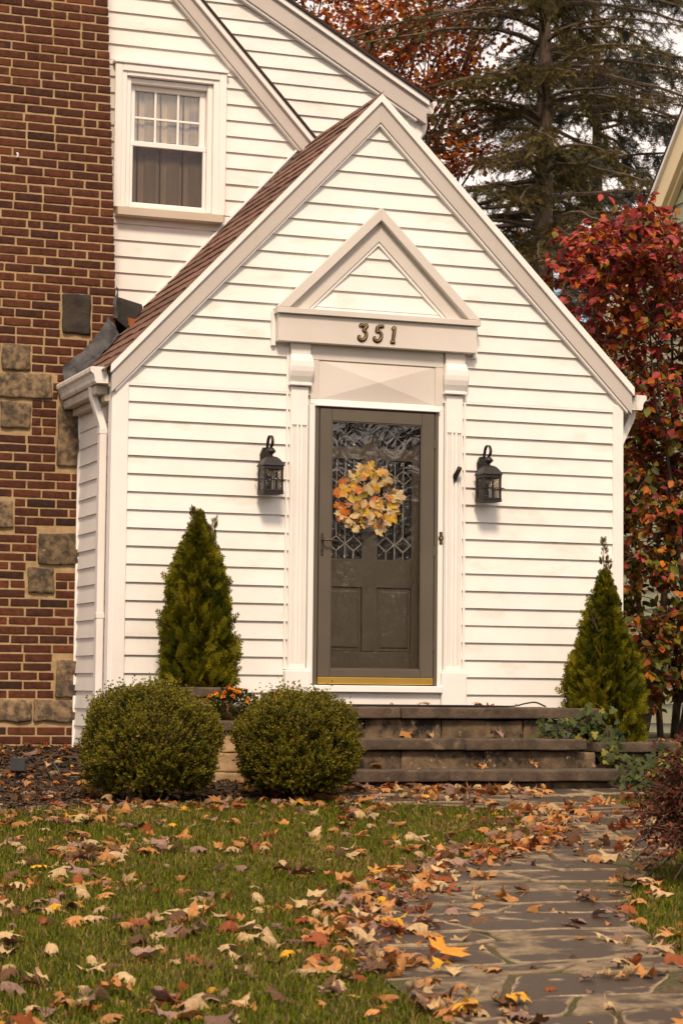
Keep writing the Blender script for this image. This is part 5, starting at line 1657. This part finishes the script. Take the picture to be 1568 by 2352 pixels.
# ================================================================ LANTERNS
def lantern(cx, dz, label):
    root = thing('wall_lantern', label, 'lantern', (cx, -0.02, 1.62 + dz), 'black lanterns either side of the door')
    Z = lambda z: z + dz
    q = 0.022
    w, h0, h1 = 0.047, 1.655, 1.80
    oct_ = [(cx - w, Z(h0)), (cx - w + q, Z(h0 - 0.05)), (cx + w - q, Z(h0 - 0.05)), (cx + w, Z(h0)), (cx + w, Z(h1 - 0.05)), (cx + w - q, Z(h1)), (cx - w + q, Z(h1)), (cx - w, Z(h1 - 0.05))]
    MB().prism(oct_, -0.040, -0.008).build('back_plate', black_m, root, 0.003)
    MB().prism([(cx + (a - cx) * 0.72, Z(1.70) + (b - Z(1.70)) * 0.8) for a, b in oct_], -0.052, -0.0405).build('back_plate_boss', black_m, root, 0.003)
    yc, hb = -0.135, 0.066
    z0, z1 = 1.452, 1.652
    MB().box(cx - 0.02, cx + 0.02, -0.085, -0.05, Z(1.66), Z(1.70)).build('arm', black_m, root, 0.003)
    fr = MB()
    for sx in (-1, 1):
        for sy in (-1, 1):
            fr.box(cx + sx * hb - 0.007, cx + sx * hb + 0.007, yc + sy * hb - 0.007, yc + sy * hb + 0.007, Z(z0 + 0.0305), Z(z1 - 0.0245))
    fr.build('posts', black_m, root, 0.001)
    def ring(nm, za, zb, r, th):
        m = MB()
        m.box(cx - r, cx + r, yc - r, yc - r + th, Z(za), Z(zb))
        m.box(cx - r, cx + r, yc + r - th, yc + r, Z(za), Z(zb))
        m.box(cx - r, cx - r + th, yc - r + th + 0.0002, yc + r - th - 0.0002, Z(za), Z(zb))
        m.box(cx + r - th, cx + r, yc - r + th + 0.0002, yc + r - th - 0.0002, Z(za), Z(zb))
        m.build(nm, black_m, root, 0.002)
    ring('top_band', z1 - 0.024, z1, hb + 0.009, 0.012)
    ring('bottom_band', z0 + 0.012, z0 + 0.03, hb + 0.009, 0.012)
    MB().box(cx - hb - 0.012, cx + hb + 0.012, yc - hb - 0.012, yc + hb + 0.012, Z(z0), Z(z0 + 0.0115)).build('base', black_m, root, 0.004)
    # wire guard
    gd = MB()
    g_ = hb + 0.016
    zm = Z(1.553)
    gd.tube([(cx - g_ - 0.012, yc - g_, zm), (cx + g_ + 0.012, yc - g_, zm)], 0.0035, 6)
    gd.tube([(cx - g_, yc - g_, zm), (cx - g_, yc + g_ + 0.02, zm)], 0.0035, 6)
    gd.tube([(cx + g_, yc - g_, zm), (cx + g_, yc + g_ + 0.02, zm)], 0.0035, 6)
    gd.tube([(cx, yc - g_, Z(z1 - 0.01)), (cx, yc - g_ - 0.003, zm), (cx, yc - g_, Z(z0 + 0.02))], 0.0035, 6)
    gd.tube([(cx - g_, yc, Z(z1 - 0.01)), (cx - g_ - 0.003, yc, zm), (cx - g_, yc, Z(z0 + 0.02))], 0.0035, 6)
    gd.build('guard', black_m, root)
    for nm, a in (('pane', (cx - hb, cx + hb, yc - hb - 0.0015, yc - hb + 0.0015)), ('pane', (cx - hb - 0.0015, cx - hb + 0.0015, yc - hb + 0.008, yc + hb - 0.008)), ('pane', (cx + hb - 0.0015, cx + hb + 0.0015, yc - hb + 0.008, yc + hb - 0.008))):
        MB().box(*a, Z(z0 + 0.031), Z(z1 - 0.025)).build(nm, lamp_glass, root)
    MB().box(cx - hb + 0.002, cx + hb * 0.45, yc + hb - 0.004, yc + hb, Z(z0 + 0.031), Z(z1 - 0.025)).build('back_panel', black_m, root)
    MB().lathe([(0.004, Z(1.655)), (0.018, Z(1.645)), (0.031, Z(1.622)), (0.030, Z(1.605)), (0.018, Z(1.588)), (0.004, Z(1.583))], cx, yc, 14).build('bulb', M('frosted_bulb', (0.62, 0.57, 0.50), rough=0.5), root, smooth=True)
    # bell shaped roof, square in plan
    prof = [(0.081, 1.6525), (0.081, 1.658), (0.074, 1.672), (0.062, 1.692), (0.050, 1.708), (0.036, 1.720), (0.020, 1.7255)]
    vs = []
    for r, z in prof:
        for sx, sy in ((-1, -1), (1, -1), (1, 1), (-1, 1)): vs.append((cx + sx * r, yc + sy * r, Z(z)))
    fs = [(i * 4 + k, i * 4 + (k + 1) % 4, (i + 1) * 4 + (k + 1) % 4, (i + 1) * 4 + k) for i in range(len(prof) - 1) for k in range(4)]
    fs += [(3, 2, 1, 0), tuple((len(prof) - 1) * 4 + k for k in range(4))]
    MB().add(vs, fs).build('roof', black_m, root, 0.002)
    MB().lathe([(0.018, Z(1.726)), (0.012, Z(1.734)), (0.014, Z(1.740)), (0.034, Z(1.758)), (0.036, Z(1.764)), (0.022, Z(1.784)), (0.010, Z(1.793)), (0.006, Z(1.798)), (0.009, Z(1.804)), (0.004, Z(1.812))], cx, yc, 16).build('finial', black_m, root, smooth=True)
    lp = catmull([(cx, -0.045, Z(1.745)), (cx, -0.052, Z(1.80)), (cx, -0.075, Z(1.858)), (cx, -0.112, Z(1.878)), (cx, -0.15, Z(1.868)), (cx, -0.172, Z(1.835)), (cx, -0.160, Z(1.805)), (cx, -0.136, Z(1.795))], 5)
    vs, fs = [], []
    for i, p in enumerate(lp):
        t = (lp[min(i + 1, len(lp) - 1)] - lp[max(i - 1, 0)]).normalized()
        nr = Vector((0, -t.z, t.y)) * 0.0025
        for sx, sn in ((-1, -1), (1, -1), (1, 1), (-1, 1)): vs.append(p + Vector((sx * 0.011, 0, 0)) + nr * sn)
    for i in range(len(lp) - 1):
        for k in range(4): fs.append((i * 4 + k, i * 4 + (k + 1) % 4, (i + 1) * 4 + (k + 1) % 4, (i + 1) * 4 + k))
    fs += [(0, 1, 2, 3), tuple(len(vs) - 4 + k for k in (3, 2, 1, 0))]
    MB().add(vs, fs).build('scroll_hook', black_m, root)
lantern(-0.872, 0.0, 'black wall lantern left of the door above the arborvitae')
lantern(0.832, 0.008, 'black wall lantern right of the door beside the flag bracket')

# flag bracket on the right pilaster
fb = thing('flag_bracket', 'small black flagpole bracket on the right pilaster', 'bracket', (0.60, -0.046, 1.66))
MB().prism([(0.588, 1.612), (0.608, 1.612), (0.616, 1.64), (0.612, 1.668), (0.59, 1.674), (0.582, 1.645)], -0.056, -0.0455).build('plate', black_m, fb, 0.002)
MB().tube([(0.597, -0.055, 1.648), (0.607, -0.085, 1.685), (0.613, -0.105, 1.712)], [0.019, 0.018, 0.018], 12).build('socket', black_m, fb, smooth=True)
MB().tube([(0.58, -0.066, 1.662), (0.625, -0.066, 1.668)], 0.006, 8).build('wing_screw', black_m, fb)

# landscape spotlight and its cable, door mat, hose on the porch
sl = thing('garden_spotlight', 'small black garden spotlight on a stake in the mulch bed', 'spotlight', (-2.84, -0.95, ground_z(-2.84, -0.95)))
sx, sy, sz = -2.84, -0.95, ground_z(-2.84, -0.95)
MB().tube([(sx, sy, sz - 0.1), (sx, sy, sz + 0.05), (sx + 0.015, sy, sz + 0.075)], [0.012, 0.014, 0.016], 8).build('stake', black_m, sl)
MB().hexa([(sx - 0.055, sy - 0.05, sz + 0.075), (sx + 0.04, sy - 0.07, sz + 0.075), (sx + 0.06, sy + 0.02, sz + 0.06), (sx - 0.035, sy + 0.04, sz + 0.06)],
          [(sx - 0.055, sy - 0.04, sz + 0.165), (sx + 0.04, sy - 0.06, sz + 0.165), (sx + 0.06, sy + 0.03, sz + 0.15), (sx - 0.035, sy + 0.05, sz + 0.15)]).build('lamp_head', M('black_plastic', (0.02, 0.02, 0.022), (0.03, 0.03, 0.032), rough=0.3, spec=0.5), sl, 0.006)
MB().tube([(sx + 0.04, sy + 0.02, sz + 0.13), (sx + 0.09, sy + 0.04, sz + 0.16), (sx + 0.12, sy + 0.05, sz + 0.13)], 0.012, 6).build('bracket', black_m, sl)
cab = M('dark_green_cable', (0.012, 0.022, 0.016), (0.02, 0.032, 0.024), rough=0.4, spec=0.4)
pts = [(-2.55, -0.7, 0.10), (-2.52, -0.72, 0.06), (-2.50, -0.75, 0.02), (-2.42, -0.8, 0.015), (-2.3, -0.78, 0.02), (-2.2, -0.7, 0.03), (-2.05, -0.75, 0.015), (-1.9, -0.9, 0.015)]
o = MB().tube(catmull([(x, y, ground_z(x, y) + z) for x, y, z in pts], 6), 0.008, 7).build('garden_cable', cab, smooth=True)
tag(o, 'dark green cable looping out of the mulch near the chimney', 'cable')
mat_o = B('door_mat', M('black_rubber_mat', (0.012, 0.011, 0.010), (0.028, 0.024, 0.02), scale=40, rough=0.9, bump=0.6, bscale=120), None, -0.75, 0.82, -0.55, -0.10, -0.056, -0.044)
tag(mat_o, 'thin black doormat on the top step under the brass kick plate', 'doormat')
pts = [(0.75, -0.2, -0.048), (0.95, -0.3, -0.05), (1.05, -0.32, -0.03), (1.13, -0.33, -0.02), (1.2, -0.33, -0.045), (1.25, -0.25, -0.05)]
o = MB().tube(catmull(pts, 6), 0.006, 7).build('porch_cable', cab, smooth=True)
tag(o, 'thin dark cable arching on the top step by the right pilaster', 'cable')

# ================================================================ LEAVES: shapes
OAKH = [(0.0, 0.02), (0.08, 0.07), (0.18, 0.26), (0.25, 0.15), (0.34, 0.16), (0.42, 0.34), (0.50, 0.40), (0.52, 0.19), (0.60, 0.18), (0.67, 0.29), (0.76, 0.32), (0.77, 0.15), (0.85, 0.14), (0.90, 0.16), (1.0, 0.0)]
MAPH = [(0, 1.0), (9, 0.76), (18, 0.80), (26, 0.55), (40, 0.66), (52, 0.94), (60, 0.72), (70, 0.72), (82, 0.48), (102, 0.66), (120, 0.48), (150, 0.36), (176, 0.12)]
def leaf_geo(kind, kx, ky, seed):
    """unit leaf lying along +x; returns verts, tri faces"""
    r = random.Random(seed)
    V, F = [], []
    if kind == 'oak':
        n = len(OAKH)
        for s in (1, -1):
            b = len(V)
            j = [r.uniform(0.8, 1.2) for _ in OAKH]
            for i, (x, w) in enumerate(OAKH):
                V += [(x, 0, 0.0), (x, s * w * 0.5 * j[i], 0.0), (x + 0.05 * (w > 0.2), s * w * j[i], 0.0)]
            for i in range(n - 1):
                for c in range(2):
                    a0, a1, b0, b1 = b + i * 3 + c, b + i * 3 + c + 1, b + (i + 1) * 3 + c, b + (i + 1) * 3 + c + 1
                    F += [(a0, b0, b1), (a0, b1, a1)] if s > 0 else [(a0, b1, b0), (a0, a1, b1)]
    elif kind == 'maple':
        for s in (1, -1):
            b = len(V)
            for a, rr_ in MAPH:
                q = math.radians(a) * s
                jj = r.uniform(0.88, 1.12)
                for f in (0.0, 0.5, 1.0):
                    V.append((0.38 + 0.62 * rr_ * jj * f * math.cos(q), 0.62 * rr_ * jj * f * math.sin(q), 0))
            for i in range(len(MAPH) - 1):
                for c in range(2):
                    a0, a1, b0, b1 = b + i * 3 + c, b + i * 3 + c + 1, b + (i + 1) * 3 + c, b + (i + 1) * 3 + c + 1
                    t = [(a0, a1, b1), (a0, b1, b0)] if s > 0 else [(a0, b1, a1), (a0, b0, b1)]
                    F += t if c else t[:1]
    else:
        for s in (1, -1):
            b = len(V)
            W = [(0, 0.02), (0.12, 0.2), (0.3, 0.33), (0.5, 0.35), (0.7, 0.27), (0.88, 0.12), (1.0, 0)]
            for x, w in W: V += [(x, 0, 0), (x, s * w * 0.5, 0), (x, s * w, 0)]
            for i in range(len(W) - 1):
                for c in range(2):
                    a0, a1, b0, b1 = b + i * 3 + c, b + i * 3 + c + 1, b + (i + 1) * 3 + c, b + (i + 1) * 3 + c + 1
                    F += [(a0, b0, b1), (a0, b1, a1)] if s > 0 else [(a0, b1, b0), (a0, a1, b1)]
    # petiole
    b = len(V)
    V += [(0.02, 0.012, 0), (0.02, -0.012, 0), (-0.28, 0.05, 0.03), (-0.28, 0.035, 0.03)]
    F += [(b, b + 2, b + 3), (b, b + 3, b + 1)]
    out = []
    tw = r.uniform(-0.6, 0.6)
    for x, y, z in V:
        x -= 0.45
        kyy = ky * (1 + 0.5 * x * tw)
        if abs(kyy) > 1e-3: y2, z2 = math.sin(kyy * y) / kyy, (1 - math.cos(kyy * y)) / kyy
        else: y2, z2 = y, 0
        if abs(kx) > 1e-3: x2, z3 = math.sin(kx * x) / kx - z2 * math.sin(kx * x), (1 - math.cos(kx * x)) / kx + z2 * math.cos(kx * x)
        else: x2, z3 = x, z2
        nz_ = noise.noise(Vector((x * 4 + seed, y * 4, 0.5))) * 0.05 + noise.noise(Vector((x * 9, y * 9 + seed, 3))) * 0.025
        out.append((x2, y2, z3 + nz_ + tw * x * y * 0.5))
    return out, F
def leaf_mesh(kind, kx, ky, seed):
    V, F = leaf_geo(kind, kx, ky, seed)
    me = bpy.data.meshes.new(kind + '_leaf')
    me.from_pydata(V, [], F)
    me.polygons.foreach_set('use_smooth', [True] * len(F))
    return me

# ================================================================ WREATH
wr = thing('autumn_wreath', 'wreath of yellow, cream and orange artificial leaves on the front door', 'wreath', (-0.062, 0.07, 1.46))
wx, wz = -0.062, 1.462
rr = random.Random(91)
wcols = {'cream': (0.78, 0.60, 0.32), 'yellow': (0.85, 0.50, 0.04), 'gold': (0.80, 0.46, 0.07), 'orange': (0.75, 0.22, 0.02), 'rust': (0.52, 0.10, 0.012), 'green': (0.40, 0.34, 0.04)}
wm = {k: M('wreath_leaf_' + k, tuple(v * 0.8 for v in c), tuple(min(0.9, v * 1.15) for v in c), scale=16, rough=0.6, transl=0.15, rand=0.12) for k, c in wcols.items()}
wmesh = {k: [leaf_mesh(k, rr.uniform(-0.9, 0.9), rr.uniform(-1.4, 1.4), 500 + i + 40 * j) for i in range(4)] for j, k in enumerate(('oak', 'maple', 'ovate'))}
g = MB()
for k in range(7):
    pts = []
    a0 = rr.uniform(0, 6.28)
    for i in range(25):
        a = a0 + i / 24 * 6.5
        r_ = 0.165 + 0.022 * math.sin(a * 3 + k)
        pts.append((wx + r_ * math.cos(a), 0.045 + 0.01 * math.cos(a * 4 + k), wz + r_ * math.sin(a)))
    g.tube(pts, 0.006, 5)
g.build('twig_ring', stem_m, wr)
for k in range(135):
    a = rr.uniform(0, 6.28)
    q = rr.random()
    r_ = 0.045 + 0.195 * q
    outer = r_ > 0.18
    kind = rr.choice(['oak', 'maple', 'oak', 'ovate']) if outer else rr.choice(['ovate', 'ovate', 'ovate', 'maple'])
    sz_ = rr.uniform(0.085, 0.135) if outer and kind != 'ovate' else rr.uniform(0.055, 0.085)
    cn = rr.choices(['cream', 'yellow', 'gold', 'orange', 'rust', 'green'], [0.36, 0.25, 0.17, 0.11, 0.05, 0.06])[0]
    me = rr.choice(wmesh[kind])
    o = bpy.data.objects.new('leaf', me)
    if not me.materials: me.materials.append(wm['cream'])
    link(o, wr)
    o.material_slots[0].link = 'OBJECT'
    o.material_slots[0].material = wm[cn]
    ang = a + rr.gauss(0, 0.6)
    # leaf axis points outwards, face towards the street
    X = Vector((math.cos(ang), rr.uniform(-0.35, 0.15), math.sin(ang))).normalized()
    nrm = Vector((rr.gauss(0, 0.35), -1, rr.gauss(0, 0.35)))
    Y = nrm.cross(X).normalized()
    nrm = X.cross(Y)
    yy_ = 0.045 - 0.045 * rr.random() * (1 - 0.3 * q)
    o.matrix_basis = Matrix(((X.x * sz_, Y.x * sz_, nrm.x * sz_, wx + r_ * math.cos(a)), (X.y * sz_, Y.y * sz_, nrm.y * sz_, yy_), (X.z * sz_, Y.z * sz_, nrm.z * sz_, wz + r_ * math.sin(a)), (0, 0, 0, 1)))
berry_m = M('white_berry', (0.62, 0.50, 0.38), (0.75, 0.62, 0.50), rough=0.4)
def berry_cluster(bx, bz, n, parent):
    m = MB()
    for i in range(n):
        c = Vector((bx + rr.gauss(0, 0.02), 0.0 + rr.uniform(-0.012, 0.012), bz + rr.gauss(0, 0.014)))
        r_ = 0.0052
        vs = [c + Vector(d) * r_ for d in ((1, 0, 0), (-1, 0, 0), (0, 1, 0), (0, -1, 0), (0, 0, 1), (0, 0, -1))]
        m.add(vs, [(0, 2, 4), (2, 1, 4), (1, 3, 4), (3, 0, 4), (2, 0, 5), (1, 2, 5), (3, 1, 5), (0, 3, 5)])
    m.build('berries', berry_m, parent)
for bx, bz in ((0.10, 1.60), (-0.21, 1.42), (0.06, 1.48), (0.05, 1.29), (-0.08, 1.27), (-0.13, 1.60)):
    berry_cluster(bx, bz, 34, wr)
cone_m = M('pine_cone', (0.06, 0.035, 0.02), (0.13, 0.075, 0.04), scale=30, rough=0.9)
for bx, bz in ((0.09, 1.55), (-0.10, 1.30), (0.02, 1.30)):
    m = MB()
    for i in range(26):
        a, t = i * 2.4, i / 26
        c = Vector((bx + 0.022 * math.sin(math.pi * (0.15 + 0.8 * t)) * math.cos(a), 0.01 - 0.03 * t, bz + 0.022 * math.sin(math.pi * (0.15 + 0.8 * t)) * math.sin(a)))
        dx_, dz_ = math.cos(a) * 0.012, math.sin(a) * 0.012
        m.add([c + Vector((-dz_ * 0.6, 0, dx_ * 0.6)), c + Vector((dz_ * 0.6, 0, -dx_ * 0.6)), c + Vector((dx_, -0.008, dz_)), c + Vector((0, 0.008, 0))], [(0, 1, 2), (0, 2, 3), (1, 3, 2), (0, 3, 1)])
    m.build('pine_cone', cone_m, wr)

# ================================================================ FALLEN LEAVES
LCOL = {'pale cream': (0.46, 0.32, 0.165), 'tan orange': (0.43, 0.20, 0.065), 'dusty mauve': (0.25, 0.155, 0.115), 'rusty red': (0.25, 0.070, 0.022), 'golden yellow': (0.62, 0.33, 0.03), 'dark brown': (0.125, 0.062, 0.030)}
LM = {k: M('leaf_' + k.replace(' ', '_'), tuple(v * 0.72 for v in c), tuple(min(0.85, v * 1.2) for v in c), scale=9, rough=0.7, transl=0.12, rand=0.18, spec=0.25) for k, c in LCOL.items()}
lr = random.Random(7)
LV = []
for i in range(40):
    kind = 'oak' if i % 5 < 3 else 'maple'
    kx = lr.choice([-1, -1, 1]) * lr.uniform(0.3, 2.4)
    ky = lr.choice([-1, -1, 1]) * lr.uniform(1.2, 5.5)
    V, F = leaf_geo(kind, kx, ky, 900 + i)
    V = np.array(V)
    V[:, 2] -= np.percentile(V[:, 2], 6)
    V[:, :2] -= V[:, :2].mean(0)
    me = bpy.data.meshes.new(kind + '_leaf')
    me.from_pydata([tuple(v) for v in V], [], F)
    me.polygons.foreach_set('use_smooth', [True] * len(F))
    me.materials.append(LM['tan orange'])
    LV.append((kind, me, V, np.array(F)))
spots = []      # x, y, z, place
def surf(x, y):
    if on_path(x, y): return ground_z(x, y) + 0.020
    if in_mulch(x, y): return ground_z(x, y) + 0.022
    return ground_z(x, y) + 0.010
def put(x, y, place, z=None, stack=0.0):
    spots.append((x, y, (surf(x, y) if z is None else z) + stack, place))
def inframe(x, y, m=0.04):
    u, v, d = pj((x, y, ground_z(x, y)))
    return -m < u < 1 + m and v < 1.5 + m
c = 0
while c < 800:                                     # lawn
    x, y = lr.uniform(-5.2, 0.2), lr.uniform(-9.2, -2.1)
    if on_path(x, y) or in_mulch(x, y) or x > ip(XL, y) or not inframe(x, y): continue
    if c % 2 and spots:                              # half of them lie in loose clusters
        bx_, by_ = spots[lr.randrange(len(spots))][:2]
        x, y = bx_ + lr.gauss(0, 0.10), by_ + lr.gauss(0, 0.13)
        if on_path(x, y) or in_mulch(x, y) or x > ip(XL, y): continue
    dn = 0.68 + 0.9 * noise.noise(Vector((x * 1.1, y * 1.1, 8.8))) + 0.35 * sstep(-4.0, -2.2, y)
    if lr.random() > dn: continue
    put(x, y, 'lawn')
    c += 1
for k in range(880):                               # drift along the left edge of the path
    y = lr.uniform(-9.2, -2.6)
    a = noise.noise(Vector((0, y * 1.4, 5)))
    if lr.random() > 0.55 + 1.1 * a + (0.35 if -5.6 < y < -3.9 else 0): continue
    x = ip(XL, y) + lr.gauss(0.06, 0.17)
    if inframe(x, y): put(x, y, 'path edge', stack=lr.random() ** 2 * 0.035)
for k in range(230):                               # against the lowest step
    x = -1.2 + 1.75 * lr.random() ** 1.3
    y = -1.67 - abs(lr.gauss(0, 0.14))
    put(x, y, 'step foot', stack=lr.random() ** 2 * 0.03)
for k in range(260):                               # upper rim of the lawn
    x = lr.uniform(-3.6, -0.2)
    y = min(medge(x), -2.05) - abs(lr.gauss(0, 0.22)) - 0.02
    if on_path(x, y) and lr.random() < 0.5: continue
    put(x, y, 'lawn rim')
for k in range(420):                               # mulch bed
    x, y = lr.uniform(-3.7, -1.25), lr.uniform(-2.5, 0.98)
    if in_mulch(x, y): put(x, y, 'mulch bed', stack=0.01 * lr.random())
for k in range(150):                               # on the path itself
    y = lr.uniform(-9, -1.75)
    x = lr.uniform(ip(XL, y), ip(XR, y))
    if inframe(x, y): put(x, y, 'path')
for k in range(120):                               # right edge
    y = lr.uniform(-8.2, -2.4)
    x = ip(XR, y) + lr.gauss(-0.02, 0.13)
    if inframe(x, y): put(x, y, 'path edge', stack=lr.random() ** 2 * 0.02)
for k in range(26): put(lr.uniform(1.55, 2.8), lr.uniform(-0.9, 0.3), 'bed right of the steps')
for x, y, z in ((0.33, -0.12, -0.05), (0.74, -0.16, -0.05), (0.80, -0.25, -0.05), (1.0, -0.3, -0.045), (0.05, -0.2, -0.043), (-0.15, -0.98, -0.256), (0.02, -1.02, -0.256), (-0.5, -1.33, -0.456), (0.25, -1.34, -0.456), (0.62, -1.36, -0.456), (1.02, -1.35, -0.455), (1.1, -1.36, -0.455), (-0.9, -1.36, -0.456), (0.5, -1.05, -0.257)):
    put(x, y, 'stone steps', z)
for x, y, z in ((-2.42, -2.36, -0.24), (-2.10, -2.37, -0.22), (-2.28, -2.33, -0.14), (-1.95, -2.2, -0.05), (-1.42, -2.36, -0.24), (-1.20, -2.22, -0.02), (-1.05, -2.24, -0.16)): put(x, y, 'boxwood', z)
info = []
for (x, y, z, pl) in spots:
    i = lr.randrange(len(LV))
    sc = lr.uniform(0.075, 0.155) if lr.random() < 0.58 else lr.uniform(0.03, 0.075)
    if pl == 'boxwood': sc = lr.uniform(0.05, 0.07)
    if pl in ('mulch bed', 'step foot', 'lawn rim'): sc *= 0.9
    w = [0.26, 0.30, 0.17, 0.11, 0.03, 0.13] if pl in ('lawn', 'lawn rim') else [0.17, 0.34, 0.18, 0.15, 0.03, 0.13]
    cn = lr.choices(list(LCOL), w)[0]
    rz_ = lr.uniform(0, 6.28)
    tl = (lr.gauss(0, 0.2), lr.gauss(0, 0.2))
    u, v, d = pj((x, y, z))
    vis = 0 < u < 1 and v < 1.5 and not (1.04 < v and 0.12 < u < 0.52 and y > -1.9 and v < 1.17)
    info.append(((sc / d if vis else 0), x, y, z, pl, i, sc, cn, rz_, tl))
info.sort(key=lambda t: -t[0])
# one very large bright orange leaf lies near the camera on the path
bigleaf = (-2.62, -7.62)
Vb, Cb, Fb, off = [], [], [], 0
where = {'lawn': 'on the lawn', 'path edge': 'in the path-edge drift', 'step foot': 'heaped below the steps', 'lawn rim': 'on the upper lawn rim', 'mulch bed': 'on the mulch bed', 'path': 'on the flagstones', 'stone steps': 'on the stone steps', 'boxwood': 'caught in a boxwood shrub', 'bed right of the steps': 'under the right arborvitae'}
def spot_words(x, y, z):
    u, v, d = pj((x, y, z))
    col_ = ['far left', 'left', 'centre-left', 'centre-right', 'right', 'far right'][min(5, max(0, int(u * 6)))]
    row_ = ['at shrub level', 'upper', 'middle', 'lower', 'bottom'][min(4, max(0, int((v - 1.06) / 0.088)))]
    return '%s, %s' % (row_, col_)
forced = [t for t in info if t[4] in ('stone steps', 'boxwood')]
sel = forced + [t for t in info if t[4] not in ('stone steps', 'boxwood')][:298 - len(forced)]
selset = set(id(t) for t in sel)
for t in sel:
    _, x, y, z, pl, i, sc, cn, rz_, tl = t
    kind, me, V, F = LV[i]
    o = bpy.data.objects.new('fallen_leaf', me)
    COL.objects.link(o)
    o.location = (x, y, z)
    o.rotation_euler = (tl[0], tl[1], rz_)
    o.scale = (sc,) * 3
    o.material_slots[0].link = 'OBJECT'
    o.material_slots[0].material = LM[cn]
    lab = '%s %s %s leaf %s, %s' % ('large' if sc > 0.115 else 'medium' if sc > 0.08 else 'small', cn, kind, where[pl], spot_words(x, y, z))
    tag(o, lab, 'leaf', '%s %s leaves %s' % (cn, kind, where[pl]))
same = {}
for o in COL.objects:
    if o.name.startswith('fallen_leaf') and 'label' in o: same.setdefault(o['label'], []).append(o)
NTH = ['leftmost', 'second from left', 'third from left', 'fourth from left', 'fifth from left', 'sixth from left', 'seventh from left', 'eighth from left', 'ninth from left', 'tenth from left']
for lab, os_ in same.items():
    if len(os_) < 2: continue
    os_.sort(key=lambda o: pj(o.location)[0])
    for k, o in enumerate(os_): o['label'] = lab + ', ' + (NTH[k] if k < len(os_) - 1 else 'rightmost')
from mathutils import Euler
for t in info:
    if id(t) in selset: continue
    _, x, y, z, pl, i, sc, cn, rz_, tl = t
    kind, me, V, F = LV[i]
    Rm = np.array(Euler((tl[0], tl[1], rz_)).to_matrix())
    Vb.append(V @ Rm.T * sc + np.array([x, y, z]))
    Fb.append(F + off)
    off += len(V)
    Cb.append(np.tile(np.array(LCOL[cn]) * lr.uniform(0.75, 1.2), (len(V), 1)))
o = big_mesh('leaf_litter', np.concatenate(Vb), np.concatenate(Fb), leafy_m, None, np.concatenate(Cb), smooth=True)
tag(o, 'scattered small fallen leaves over lawn, bed and path', 'leaf litter', kind='stuff')
me = leaf_mesh('maple', 0.5, 0.9, 77)
o = newobj('fallen_leaf', me, M('bright_orange_leaf', (0.62, 0.22, 0.02), (0.75, 0.33, 0.03), scale=9, rough=0.6, transl=0.2))
o.location = (bigleaf[0], bigleaf[1], ground_z(*bigleaf) + 0.055)
o.scale = (0.20,) * 3
o.rotation_euler = (0.35, 0.1, 0.4)
tag(o, 'largest bright orange maple leaf lying on the flagstones near the bottom', 'leaf')

me = leaf_mesh('oak', -1.5, 2.5, 79)
o = newobj('fallen_leaf', me, LM['rusty red'])
o.location = (-1.64, 0.93, rake_z(-1.64) + 0.05)
o.scale = (0.13,) * 3
o.rotation_euler = (0.2, -0.8, 1.2)
tag(o, 'orange brown oak leaf caught on the roof beside the chimney flashing', 'leaf')

# tree line across the street, seen only in the door glass
rng = np.random.default_rng(99)
n = 9000
x = rng.uniform(-70, 60, n)
hh = 10.5 + 4.0 * np.array([noise.noise(Vector((a * 0.12, 0, 4))) for a in x]) + 1.5 * np.array([noise.noise(Vector((a * 0.5, 0, 9))) for a in x])
z = -1.4 + hh * rng.random(n)
y = -54 + rng.normal(size=n) * 2.0
t = rng.random((n, 1))
o = cards('distant_treeline', OV, OVF, np.stack([x, y, z], 1), rnd_dirs(rng, n), rnd_dirs(rng, n), rng.uniform(0.9, 1.9, n), np.array([[0.03, 0.025, 0.012]]) * (1 - t) + np.array([[0.10, 0.06, 0.02]]) * t, leafy_m)
tag(o, 'far line of autumn trees across the street', 'trees', kind='stuff')
